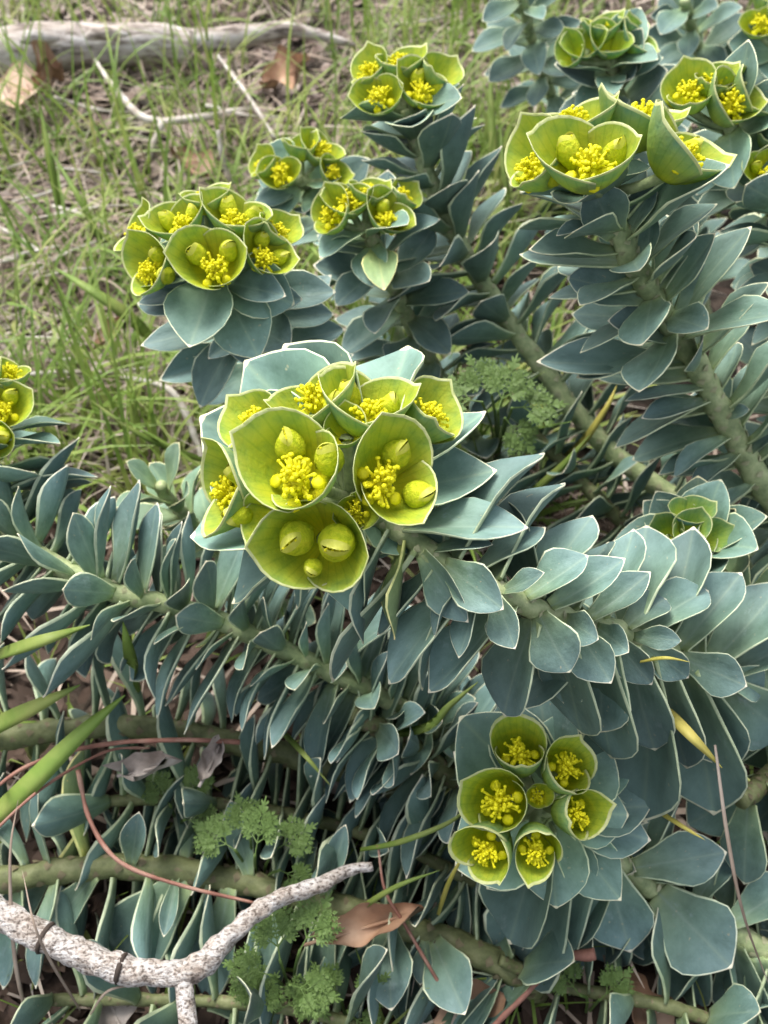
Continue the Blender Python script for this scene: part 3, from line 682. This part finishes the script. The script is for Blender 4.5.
# --- young bud rosette at the right
simple_shoot('young spurge shoot with closed cabbage-like bud rosette beside the arching shoot',
    [(790, 660, .06), (740, 600, .11), (705, 560, .145), (694, 545, .158)], 36,
    (690, 530, [(690, 530, 22, 60, 'none', 'cup', 0, .1, -.004), (668, 536, 22, 120, 'none', 'cup', -.3, 0), (712, 536, 22, 20, 'none', 'cup', .3, 0), (690, 510, 22, 10, 'none', 'cup', 0, .4), (686, 554, 22, 170, 'none', 'cup', 0, -.3)]),
    asp=.6, ln=.036, ang=(80, 45), collar=(9, .036, 58), Rd=.05, dt=.02, bract=(.62, .80, 2.0), color=GREENER)
# --- prostrate shoots
simple_shoot('thick spurge shoot lying along the ground behind the forked stick, big drooping leaves',
    [(520, 975, .015), (430, 935, .022), (330, 905, .03), (225, 878, .035), (110, 866, .04), (0, 880, .045), (-90, 890, .05)], 84, None, .0085, .0075,
    asp=.36, ln=.05, ang=(88, 80), s0=.08, kind='spat', color=BLUE, keep=lambda rd, u, p: rd.dot((CAM - p).normalized()) < .55,
    extra=[(188, 872, 110, 965, .62, .0, 'obov', 2), (95, 868, 40, 940, .4, 0), (235, 880, 205, 1005, .34, 0, 'spat'), (275, 890, 270, 1000, .3, 0, 'spat'), (330, 905, 310, 1012, .4, 0, 'spat'), (175, 870, 165, 940, .3, -.02, 'spat'),
           (385, 915, 392, 1012, .66, -.034, 'obov', 1), (440, 925, 466, 1016, .68, -.036, 'obov', 1), (430, 930, 420, 985, .5, -.02, 'obov', 5), (250, 885, 230, 800, .35, 0, 'spat'), (130, 868, 140, 810, .35, -.02, 'spat'), (320, 900, 350, 820, .3, 0, 'spat')], xk=dict(face=.85, lift=1.0), jit=.5)
simple_shoot('spurge shoot trailing flat under the long reclining one, pale stem half hidden',
    [(430, 800, .03), (270, 750, .045), (130, 727, .055), (0, 738, .06), (-90, 745, .07)], 90, None, .008, .0075,
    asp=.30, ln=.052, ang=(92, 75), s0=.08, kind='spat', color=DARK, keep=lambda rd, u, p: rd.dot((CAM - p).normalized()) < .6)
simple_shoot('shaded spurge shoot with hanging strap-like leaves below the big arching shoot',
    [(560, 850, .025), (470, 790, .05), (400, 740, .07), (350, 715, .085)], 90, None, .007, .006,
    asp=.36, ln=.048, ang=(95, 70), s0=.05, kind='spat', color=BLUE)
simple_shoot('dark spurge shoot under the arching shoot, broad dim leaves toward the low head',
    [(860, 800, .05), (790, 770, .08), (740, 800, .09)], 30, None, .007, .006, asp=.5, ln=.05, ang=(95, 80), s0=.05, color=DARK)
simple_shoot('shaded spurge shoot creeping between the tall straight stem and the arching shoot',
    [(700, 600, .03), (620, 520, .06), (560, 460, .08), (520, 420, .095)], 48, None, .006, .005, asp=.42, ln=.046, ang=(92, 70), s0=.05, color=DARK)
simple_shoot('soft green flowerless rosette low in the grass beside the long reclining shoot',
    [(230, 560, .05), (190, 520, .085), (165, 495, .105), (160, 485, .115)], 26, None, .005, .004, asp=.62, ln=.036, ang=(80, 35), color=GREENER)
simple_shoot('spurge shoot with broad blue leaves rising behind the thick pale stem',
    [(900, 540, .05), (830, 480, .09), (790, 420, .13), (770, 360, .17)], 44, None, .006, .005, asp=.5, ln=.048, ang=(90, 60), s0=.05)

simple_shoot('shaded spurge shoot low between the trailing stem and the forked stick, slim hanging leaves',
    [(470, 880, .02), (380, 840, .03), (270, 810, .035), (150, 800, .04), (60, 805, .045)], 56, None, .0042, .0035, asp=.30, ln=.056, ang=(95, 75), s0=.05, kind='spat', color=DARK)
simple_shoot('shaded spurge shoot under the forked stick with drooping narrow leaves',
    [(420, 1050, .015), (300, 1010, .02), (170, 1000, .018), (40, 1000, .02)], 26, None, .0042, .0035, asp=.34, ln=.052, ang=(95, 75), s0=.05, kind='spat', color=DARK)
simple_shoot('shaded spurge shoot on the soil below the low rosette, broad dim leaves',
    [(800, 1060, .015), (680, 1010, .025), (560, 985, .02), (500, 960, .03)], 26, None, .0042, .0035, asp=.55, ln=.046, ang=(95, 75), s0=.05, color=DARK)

# ------------------------------------------------------------------ log, sticks, twigs
def stick(name, label, cat, pts, rads, mat, seg=10, bmp=.3, freq=60, group=None, n=40, parent=None):
    P = catmull([PZ(*p) for p in pts], n)
    k = len(rads) - 1
    rr = [lerp(rads[min(int(i/(n-1)*k), k-1)], rads[min(int(i/(n-1)*k), k-1)+1], i/(n-1)*k - min(int(i/(n-1)*k), k-1)) for i in range(n)]
    o = P[0].copy()
    v, f = tube(P, rr, seg, bmp, freq, True, o, rnd.random() * 40)
    ob = obj(name, mesh(name, v, f, [mat])); ob.location = o
    if parent is None: tag(ob, label, cat, group)
    else:
        ob.location = o - parent.location; ob.parent = parent
    return ob, P, rr
log, P, rr = stick('log', 'bleached fallen log with peeling grey bark lying in the grass', 'log', [(-90, 58, .028), (0, 53, .028), (70, 46, .030), (140, 44, .028), (192, 48, .024)], [.027, .026, .026, .023, .019], M_bark, 24, .22, 22, n=70)
for (x0, x1, yo) in ((20, 60, 42), (85, 128, 38)):
    a = PZ(x0, yo, .05); b = PZ(x1, yo - 3, .05)
    v, f = tube(catmull([a, (a + b) / 2 + Vector((0, 0, .004)), b], 8), [.002, .006, .007, .008, .007, .006, .005, .002], 6, .5, 90, True, log.location)
    obj('bark_flake', mesh('bark_flake', v, f, [M_bark]), log)
stick('branch', 'pale barkless branch lying behind the end of the bleached log', 'branch', [(165, 38, .03), (230, 38, .028), (290, 30, .03), (355, 45, .012)], [.012, .014, .009, .003], M_bark, 10, .3, 30)
fs_, P, rr = stick('forked_stick', 'forked grey-white stick with two dark rings resting on the lowest leaves', 'stick',
    [(-60, 880, .082), (0, 915, .08), (60, 945, .078), (120, 968, .076), (178, 973, .074), (205, 962, .074), (228, 938, .074), (272, 902, .073), (322, 884, .071), (345, 872, .068), (372, 866, .066)],
    [.0064, .0062, .0058, .0055, .0056, .0041, .0038, .0030, .0021], M_bark2, 18, .34, 210, n=120)
stick('branch_stub', None, None, [(181, 968, .075), (186, 995, .073), (190, 1045, .07)], [.005, .004, .0037], M_bark2, 10, .3, 130, parent=fs_, n=16)
for q in ((45, 936, .0787), (119, 968, .0762)):
    c = PZ(*q); i = min(range(len(P)), key=lambda k: (P[k] - c).length); T = (P[i+1] - P[i-1]).normalized()
    v, f = tube([P[i] - T * .0011, P[i], P[i] + T * .0011], [rr[i] * 1.05, rr[i] * 1.16, rr[i] * 1.05], 16, .12, 200, True, fs_.location)
    obj('bark_ring', mesh('bark_ring', v, f, [M_ring]), fs_)
TW = 'fallen twigs in the grass'
for k in range(26):   # small fallen twigs
    x, y = rnd.uniform(-20, 460), rnd.uniform(15, 430)
    if x > 330 and y > 100 or y > 160 and x > 100 + 130 * (y > 300): x = rnd.uniform(-10, 100)
    a = rnd.uniform(-.9, .9); L = rnd.uniform(22, 60) * (.6 + y / 500); dx, dy = L * math.cos(a), L * math.sin(a) * .6; r_ = rnd.uniform(.0009, .0022)
    tl = ('thick' if r_ > .0016 else 'hair-thin' if r_ < .0012 else 'slim') + (' level' if abs(a) < .3 else ' slanting' if abs(a) < .65 else ' steeply angled') + ' grey twig ' + ('beside the bleached log' if y < 100 else 'in the open grass below the dead leaves' if y < 230 else 'in the litter below the seven-cup dome')
    stick('twig', tl, 'twig', [(x - dx, y - dy, .012), (x + rnd.uniform(-6, 6), y + rnd.uniform(-6, 6), .022), (x + dx, y + dy, .010)], [r_, r_ * .9, r_ * .6], M_twig, 6, .4, 90, 'small loose twigs', 12)
tw, P, rr = stick('twig', 'pale forked twig arched over leaf litter in the grass', 'twig', [(95, 60, .03), (120, 95, .035), (150, 120, .03), (200, 118, .03), (252, 108, .015)], [.002, .0035, .0045, .0042, .003], M_twig, 7, .4, 90, TW)
stick('side_shoot', None, None, [(163, 122, .03), (155, 140, .02), (148, 160, .008)], [.0038, .0034, .003], M_twig, 7, .4, 90, parent=tw, n=12)
stick('twig', 'thin white upright twig behind the seven-cup flower dome', 'twig', [(232, 185, .01), (222, 155, .04), (218, 130, .06)], [.0028, .0026, .002], M_twig, 6, .3, 90, TW, 14)
stick('twig', 'long thin straw-coloured twig slanting across the grass', 'twig', [(217, 55, .02), (245, 92, .03), (275, 138, .015)], [.002, .0022, .0016], M_twig, 6, .3, 90, TW, 16)
stick('twig', 'crooked white twig below the seven-cup flower dome', 'twig', [(122, 377, .03), (160, 385, .045), (180, 402, .04), (196, 440, .02), (206, 470, .005)], [.0016, .0022, .0026, .0024, .002], M_twig, 7, .3, 90, TW, 24)
ST_ = 'dry reddish stalks'
stick('dry_stalk', 'long curving reddish stalk over the trailing shoot', 'stalk', [(-20, 800, .09), (30, 765, .095), (100, 745, .095), (180, 740, .09), (240, 742, .085)], [0.00079, 0.00101, 0.00108, 0.00115, 0.00130], M_redstem, 6, .3, 150, ST_)
stick('dry_stalk', 'hooked reddish stalk drooping over the thick lying stem', 'stalk', [(78, 770, .085), (90, 820, .08), (120, 862, .078), (180, 885, .072), (255, 903, .065)], [0.00115, 0.00108, 0.00108, 0.00094, 0.00072], M_redstem, 6, .3, 150, ST_)
stick('dry_stalk', 'short thick red-brown stalk with broken knob end on the bare litter', 'stalk', [(490, 1030, .03), (525, 995, .04), (560, 960, .052), (595, 953, .058)], [0.00130, 0.00144, 0.00173, 0.00259], M_redstem, 8, .5, 150, ST_)
stick('dry_stalk', 'brown wiry stalk beside the curled brown leaf', 'stalk', [(378, 845, .07), (385, 890, .06), (405, 925, .05), (440, 985, .03)], [0.00065, 0.00079, 0.00086, 0.00079], M_redstem, 6, .3, 150, ST_)
stick('dry_stalk', 'thin straight reddish stalk crossing the broad green grass blades', 'stalk', [(-20, 845, .09), (40, 790, .095), (105, 752, .09), (150, 748, .085)], [0.00065, 0.00072, 0.00072, 0.00058], M_redstem, 6, .3, 150, ST_)
stick('dry_stalk', 'dry pinkish stalk in the gap left of the thick pale stem', 'stalk', [(470, 390, .05), (474, 340, .09), (476, 305, .12)], [0.00086, 0.00072, 0.00058], M_redstem, 6, .3, 150, ST_, 12)

# ------------------------------------------------------------------ dead leaves
def dead_leaf(label, x, y, z, w, h, ang, curl, mat, lobes=0, cat='dead leaf'):
    c = PZ(x, y, z); sc = depth(c) / F; n = 19; vs = []; fs = []; W = w * sc; H = h * sc * 1.25
    ph = rnd.uniform(0, 6)
    for i in range(n):
        v = i / (n - 1); hw = math.sin(math.pi * min(max(v, .03), .985)) ** .7 * .5
        if lobes: hw *= 1 + .35 * math.sin(v * math.pi * 2 * lobes + 1)
        for k in range(9):
            u = -1 + k / 4
            p = Vector((u * hw * H, (v - .5) * W, 0))
            p.z = curl * H * (u * u * .6 + .3 * math.sin(v * 5 + ph) * u + .14 * math.sin(v * 13 + u * 3 + ph) + .5 * (v - .5) ** 2); p.x *= 1 + .12 * math.sin(v * 17 + ph * 2 + u) + .0015 * noise.noise(p * 150)
            vs.append(p)
    m0 = len(vs); vs += [v - Vector((0, 0, .0008)) for v in vs]
    for i in range(n - 1):
        for k in range(8):
            a = i * 9 + k; fs.append((a, a + 1, a + 10, a + 9)); fs.append((a + m0 + 1, a + m0, a + m0 + 9, a + m0 + 10))
        for a, b in ((i * 9 + 9, i * 9), (i * 9 + 8, i * 9 + 17)): fs.append((a, b, b + m0, a + m0))
    o = obj('dead_leaf', mesh('dead_leaf', vs, fs, [mat])); o.location = c
    o.rotation_euler = (R(rnd.uniform(-12, 12)) + R(15), R(rnd.uniform(-12, 12)), R(ang))
    tag(o, label, cat, 'fallen dead leaves')
    v, f = tube([Vector((0, (i / 6 - .62) * W, curl * H * .5 * ((i / 6 - .62)) ** 2 + .0006)) for i in range(7)], .0009, 5)
    obj('midrib', mesh('midrib', v, f, [mat]), o)
    return o
dead_leaf('large flat tan dead leaf lying in front of the log', 10, 95, .035, 84, 44, -75, .25, M_deadtan, 1.5)
dead_leaf('rust-brown upright curled leaf leaning on the log', 52, 85, .03, 50, 30, -20, .9, M_dead, 1)
dead_leaf('orange-tan crumpled leaf in the grass right of the pale forked twig', 288, 76, .015, 55, 30, -75, .5, M_dead, 2)
dead_leaf('curled chestnut leaf wedged by the thick lying stem near the forked stick tip', 372, 926, .045, 115, 26, -78, .9, M_dead)
dead_leaf('grey shrivelled leaf hanging beside the reddish stalk end', 155, 768, .08, 62, 22, -80, 1.4, M_deadgrey, 0)
dead_leaf('silver-grey curled leaf scrap next to the shrivelled one', 212, 762, .08, 44, 18, -20, 1.4, M_deadgrey, 0)
dead_leaf('broad pale brown leaf on the soil under the short thick stalk', 470, 1012, .012, 75, 40, -70, .35, M_dead)
dead_leaf('dark brown leaf lying on soil beyond the upward-looking head', 640, 1005, .012, 70, 40, 40, .4, M_dead, 1)
dead_leaf('small brown leaf lying on soil under the forked stick', 110, 1000, .012, 60, 40, 30, .4, M_deadgrey, 1)
dead_leaf('tan leaf half buried in grass below the pale forked twig', 190, 165, .012, 50, 30, 60, .4, M_dead, 1)
dead_leaf('faded leaf lying in the litter at the foot of the trailing shoot', 330, 760, .02, 70, 40, 20, .4, M_deadgrey, 1)
dead_leaf('reddish leaf standing among grass below the seven-cup dome', 110, 335, .02, 50, 14, -30, .6, M_dead)

# ------------------------------------------------------------------ grass blades one can pick out
def blade(label, pts, wpx, mat, group='grass blades among the spurge'):
    P = catmull([PZ(*p) for p in pts], 16); T, N = frames(P); o = P[0].copy(); vs = []; fs = []
    for i, p in enumerate(P):
        t = depth(p); hw = wpx / F * t * .5 * (1 - max(0, (i / 15 - .35) / .65) ** 1.6 * .93) * (.65 + .35 * min(1, i / 4))
        vd = (CAM - p).normalized(); sd = T[i].cross(vd + Vector((0, 0, .7))).normalized(); nn = sd.cross(T[i]).normalized()
        for u, h in ((-1, .25), (0, -.15), (1, .25), (0, -.32)): vs.append(p + sd * (u * hw) + nn * (h * hw) - o)
    for i in range(15):
        a = i * 4
        for k0, k1 in ((0, 1), (1, 2), (2, 3), (3, 0)): fs.append((a + k0, a + k1, a + 4 + k1, a + 4 + k0))
    b = obj('grass_blade', mesh('grass_blade', vs, fs, [mat])); b.location = o
    tag(b, label, 'grass', group)
G_, Y_, S_ = M_grass, M_yellow, M_straw
blade('broad green grass blade rising past the trailing shoot', [(-40, 850, .03), (20, 795, .09), (80, 735, .11), (125, 695, .115)], 22, G_)
blade('second broad grass blade bending over the trailing stem', [(-40, 745, .04), (20, 715, .1), (80, 685, .12)], 20, G_)
blade('light green blade lying across the narrow leaves of the long reclining shoot', [(-20, 662, .1), (30, 645, .17), (90, 625, .17)], 16, G_)
blade('short green blade standing in front of the reclining stem', [(140, 690, .06), (130, 655, .13), (123, 622, .15)], 14, G_)
blade('broad blue-green grass blade sloping down beside the seven-cup dome', [(170, 360, .01), (130, 318, .06), (90, 290, .08), (55, 268, .08)], 13, G_)
blade('bright yellow-green blade rising in the gap by the ferny weed', [(530, 480, .02), (575, 450, .09), (605, 410, .12), (617, 385, .13)], 8, Y_)
blade('pale arching blade crossing the dark gap behind the arching shoot', [(500, 520, .04), (560, 468, .09), (590, 435, .11)], 8, G_)
blade('long thin blade curling under the wide head toward the low rosette', [(350, 735, .05), (420, 730, .1), (450, 705, .12), (478, 682, .125)], 9, G_)
blade('yellow dying blade hooked over the right arching leaves', [(655, 700, .15), (690, 735, .165), (722, 768, .15)], 12, Y_)
blade('tall dry straw stem arching down past the broad blue leaves', [(715, 745, .16), (728, 840, .13), (745, 920, .1), (775, 1000, .05)], 4, S_)
blade('thin yellow stem crossing the low broad leaves', [(640, 800, .1), (680, 825, .12), (705, 840, .12)], 5, Y_)
blade('thin bright blade left of the upward-looking head', [(360, 850, .05), (400, 842, .09), (450, 822, .1), (475, 800, .1)], 6, G_)
blade('green blade leaning over the curled chestnut leaf', [(330, 930, .02), (390, 890, .07), (440, 870, .08)], 6, G_)
blade('slim green blade between hanging strap leaves', [(270, 720, .05), (300, 750, .09), (330, 785, .08)], 6, G_)
blade('thin pale straw rising behind the thick end of the forked stick', [(30, 1030, .02), (15, 960, .06), (10, 860, .1), (18, 800, .11)], 4, S_)
blade('long pale straw crossing the forked stick', [(80, 1010, .02), (40, 940, .1), (22, 870, .11)], 3, S_)
blade('curved white straw loop under the forked stick', [(90, 1015, .04), (110, 990, .07), (150, 985, .06)], 3, S_)
blade('dry blade slanting over the low rosette side', [(438, 915, .04), (450, 880, .09), (470, 845, .11)], 5, Y_)
blade('small yellow blade tip caught on the arching shoot', [(640, 662, .2), (665, 658, .215), (690, 662, .21)], 4, Y_)
blade('green blade below the ferny weed in the dark gap', [(440, 500, .03), (490, 470, .07), (530, 450, .08)], 6, G_)
blade('upright green blade left of the tall straight shoot', [(500, 220, .0), (492, 130, .06), (490, 60, .1)], 9, G_)
blade('second upright blade by the tall straight shoot', [(520, 260, .0), (505, 180, .06), (500, 120, .09)], 7, G_)
blade('long grass blade leaning over the soft green rosette', [(230, 470, .0), (150, 440, .06), (90, 400, .08)], 7, G_)
blade('upright green blade in front of the large flat tan leaf', [(62, 215, .0), (50, 160, .05), (40, 105, .08)], 9, G_)
blade('grass blade bending left in the open grass', [(110, 260, .0), (80, 200, .05), (50, 150, .07)], 7, G_)

# ------------------------------------------------------------------ ferny weeds
def frond_mesh(seed):
    r = random.Random(seed); vs = []; fs = []
    def leaflet(o, d, n, L):
        """deeply lobed leaflet"""
        s = n.cross(d)
        pts = [(0, 0), (.16, .07), (.40, .46), (.52, .40), (.42, .10), (.70, .36), (.80, .28), (.68, .08), (1.0, .05)]
        out = [(a, b) for a, b in pts] + [(a, -b) for a, b in pts[::-1] if b != 0]
        b0 = len(vs); vs.append(o + d * L * .5 + n * L * .05)
        for a, b in out: vs.append(o + d * (a * L) + s * (b * L * .62) + n * (r.uniform(-.04, .04) * L + .16 * L * abs(b)))
        m = len(out)
        for i in range(m): fs.append((b0, b0 + 1 + i, b0 + 1 + (i + 1) % m))
    Z = Vector((0, 0, 1))
    def branch(o, d, L, lev):
        s = Z.cross(d).normalized()
        v, f = tube([o, o + d * L * .5, o + d * L * .9], [.018, .013, .008], 5); b0 = len(vs); vs.extend(v); fs.extend([tuple(x + b0 for x in q) for q in f])
        k = 4 if lev else 3
        for i in range(k):
            t = .25 + .6 * i / k
            for sg in (-1, 1):
                dd = (d * .75 + s * sg * .75 + Z * r.uniform(-.1, .15)).normalized(); q = o + d * L * t
                if lev: branch(q, dd, L * (.62 - .38 * i / k), lev - 1)
                else: leaflet(q, dd, (Z + s * r.uniform(-.2, .2)).normalized(), L * (.55 - .2 * i / k))
        leaflet(o + d * L * .82, d, Z, L * .45)
    branch(Vector((0, 0, 0)), Vector((0, 1, 0)), 1.0, 1)
    return mesh('frond', vs, fs, [M_weed], smooth=False)
FR = [frond_mesh(i) for i in range(4)]
def weed(label, x, y, z, fronds, size=.72):
    g = PZ(x, y, z); g.z = gz(g.x, g.y); root = empty('ferny_weed', g); tag(root, label, 'weed', 'ferny weeds')
    for (fx, fy, fz, L, ang) in fronds:
        L *= size
        p = PZ(fx, fy, fz)
        v, f = tube(catmull([Vector((0, 0, -.003)), (p - g) * .5 + Vector((0, 0, .012)), p - g], 8), .0008, 5)
        st = obj('stalk', mesh('stalk', v, f, [M_weed]), root)
        a = R(ang); d = (RT * math.cos(a) + UP * math.sin(a)); d = (d + FW * .15).normalized()
        n = (Vector((0, 0, 1)) * .6 - FW * .5 + Vector((rnd.uniform(-.25, .25), rnd.uniform(-.25, .25), 0))); n = (n - d * n.dot(d)).normalized(); X = d.cross(n)
        q = p - g
        M = Matrix(((X.x*L, d.x*L, n.x*L, q.x), (X.y*L, d.y*L, n.y*L, q.y), (X.z*L, d.z*L, n.z*L, q.z), (0, 0, 0, 1)))
        obj('frond', rnd.choice(FR), st, M)
weed('ferny green weed poking through the dark gap right of the biggest flower head', 500, 440, .02,
     [(482, 402, .165, .036, 170), (498, 410, .165, .036, 70), (512, 408, .165, .034, 5), (492, 396, .165, .03, 120), (505, 418, .16, .03, -50)])
weed('ferny weed in the gap under the hooked reddish stalk', 255, 880, .015,
     [(235, 850, .06, .028, 150), (255, 855, .065, .03, 80), (275, 850, .06, .026, 30), (250, 835, .06, .024, 110), (280, 870, .055, .022, -30)])
weed('tall ferny weed growing beside the fork of the grey-white stick', 290, 990, .01,
     [(280, 960, .05, .032, 100), (300, 950, .055, .032, 60), (290, 985, .045, .028, -20), (300, 975, .04, .03, -60), (270, 975, .05, .026, 170)])
weed('small ferny weed at the foot of the forked stick stub', 265, 1020, .005,
     [(265, 1010, .03, .028, 120), (255, 1015, .03, .024, 60), (280, 1010, .03, .024, 30)])
weed('ferny weed hidden between trailing stem and grey shrivelled leaf', 180, 830, .01,
     [(170, 805, .05, .024, 130), (190, 800, .05, .024, 70), (185, 820, .05, .022, 0), (200, 830, .04, .02, -40)])
weed('ferny weed on the litter under the drooping broad leaves', 345, 1010, .005, [(340, 1000, .03, .024, 130), (355, 1005, .03, .024, 40), (350, 1015, .03, .022, -40)])
weed('ferny weed in deep shade beneath the upward-looking head', 590, 1010, .005, [(580, 995, .03, .026, 130), (600, 1000, .03, .024, 40)])
weed('ferny weed in shade right of the low rosette', 700, 800, .01, [(690, 790, .05, .026, 130), (712, 790, .05, .026, 50)])

# ------------------------------------------------------------------ ground stuff: grass, straw, leaf litter, pebbles
def ribbons(name, count, spot, length, width, lean, mat, label, seed, flat=False):
    r = random.Random(seed); vs = []; fs = []
    for _ in range(count):
        x, y = spot(r); L = r.uniform(*length); W = r.uniform(*width) * .5; a = r.uniform(0, 6.28); h = Vector((math.cos(a), math.sin(a), 0)); s = Vector((-h.y, h.x, 0))
        le = r.uniform(*lean); p = Vector((x, y, gz(x, y) + (r.uniform(0, .02) if flat else -.003))); el = math.pi / 2 - le * .5; o = len(vs); n = 5
        if flat: el = r.uniform(-.1, .35)
        cv = r.uniform(-.3, .3)
        for i in range(n + 1):
            k = W * (1 - (i / n) ** 2 * .9); s2 = (s + h * cv * i / n).normalized()
            vs.append(p - s2 * k); vs.append(p + s2 * k + Vector((0, 0, k * .5)))
            dirv = (h + s * cv * (i / n)).normalized()
            p = p + (dirv * math.cos(el) + Vector((0, 0, math.sin(el)))) * (L / n); el -= le / n * (.4 if flat else 1.0)
            if p.z < gz(p.x, p.y): p.z = gz(p.x, p.y) + .002
        for i in range(n): fs.append((o + 2*i, o + 2*i+1, o + 2*i+3, o + 2*i+2))
    tag(obj(name, mesh(name, vs, fs, [mat])), label, cat=name.split('_')[-1], kind='stuff')
def view_spot(x0, x1, y0, y1, dens=None):
    def f(r):
        while True:
            px, py = r.uniform(x0, x1), r.uniform(y0, y1)
            if dens is None or r.random() < dens(px, py):
                p = PZ(px, py, 0); return p.x, p.y
    return f
clump = lambda px, py: .08 + .92 * max(0, min(1, .45 + 2.4 * noise.noise(Vector((px * .012, py * .016, 3)))))
ribbons('green_grass', 3000, view_spot(-120, 560, -160, 520, clump), (.06, .18), (.0016, .0048), (.15, 1.9), M_grass, 'fresh green grass growing through litter beside the spurge clump', 3)
ribbons('back_grass', 700, view_spot(380, 900, -160, 240), (.05, .12), (.0025, .006), (.2, 1.3), M_grass, 'green grass behind and between the far spurge shoots', 4)
ribbons('low_grass', 350, view_spot(-100, 880, 480, 1100), (.03, .07), (.0012, .0028), (.3, 1.6), M_grass, 'sparse thin grass in the gaps under the spurge', 5)
ribbons('standing_straw', 2000, view_spot(-120, 620, -160, 520, clump), (.04, .12), (.0012, .003), (.3, 2.0), M_straw, 'dry standing straw mixed into the grass', 6)
ribbons('dry_straw', 4200, view_spot(-160, 900, -200, 1100, lambda a, b: 1 if (b < 470 and (a < 340 or b < 120)) else .07), (.03, .11), (.001, .0034), (.1, .8), M_straw, 'flattened dry straw strewn over the soil', 8, True)
def litter(count, seed, name, f, mat, label):
    r = random.Random(seed); vs = []; fs = []
    for _ in range(count):
        x, y = f(r); s = r.uniform(.004, .016); c = Vector((x, y, gz(x, y) + r.uniform(.001, .012)))
        q = Matrix.Rotation(r.uniform(0, 6.28), 3, 'Z') @ Matrix.Rotation(r.uniform(-.7, .7), 3, 'X'); o = len(vs); cz = r.uniform(-.3, .5) * s
        for (u, v, h) in ((-1, -.2, 1), (-.4, -.55, .2), (.5, -.5, .3), (1.1, 0, 1), (.5, .6, .2), (-.5, .45, .3), (0, 0, 0)):
            vs.append(c + q @ Vector((u * s, v * s * .8, h * cz)))
        for i in range(6): fs.append((o + i, o + (i + 1) % 6, o + 6))
    tag(obj(name, mesh(name, vs, fs, [mat], smooth=False)), label, 'litter', kind='stuff')
litter(4200, 9, 'leaf_litter', view_spot(-160, 620, -200, 480, lambda a, b: 1 if (a < 330 or b < 100) else .0), M_litter, 'crumbled tan and grey leaf litter in the open grass')
litter(3600, 10, 'leaf_mould', view_spot(-160, 900, 200, 1100, lambda a, b: 1 if (b > 480 or a > 330) else 0), M_shade_mould, 'dark rotting leaf mould on the soil under the spurge clump')
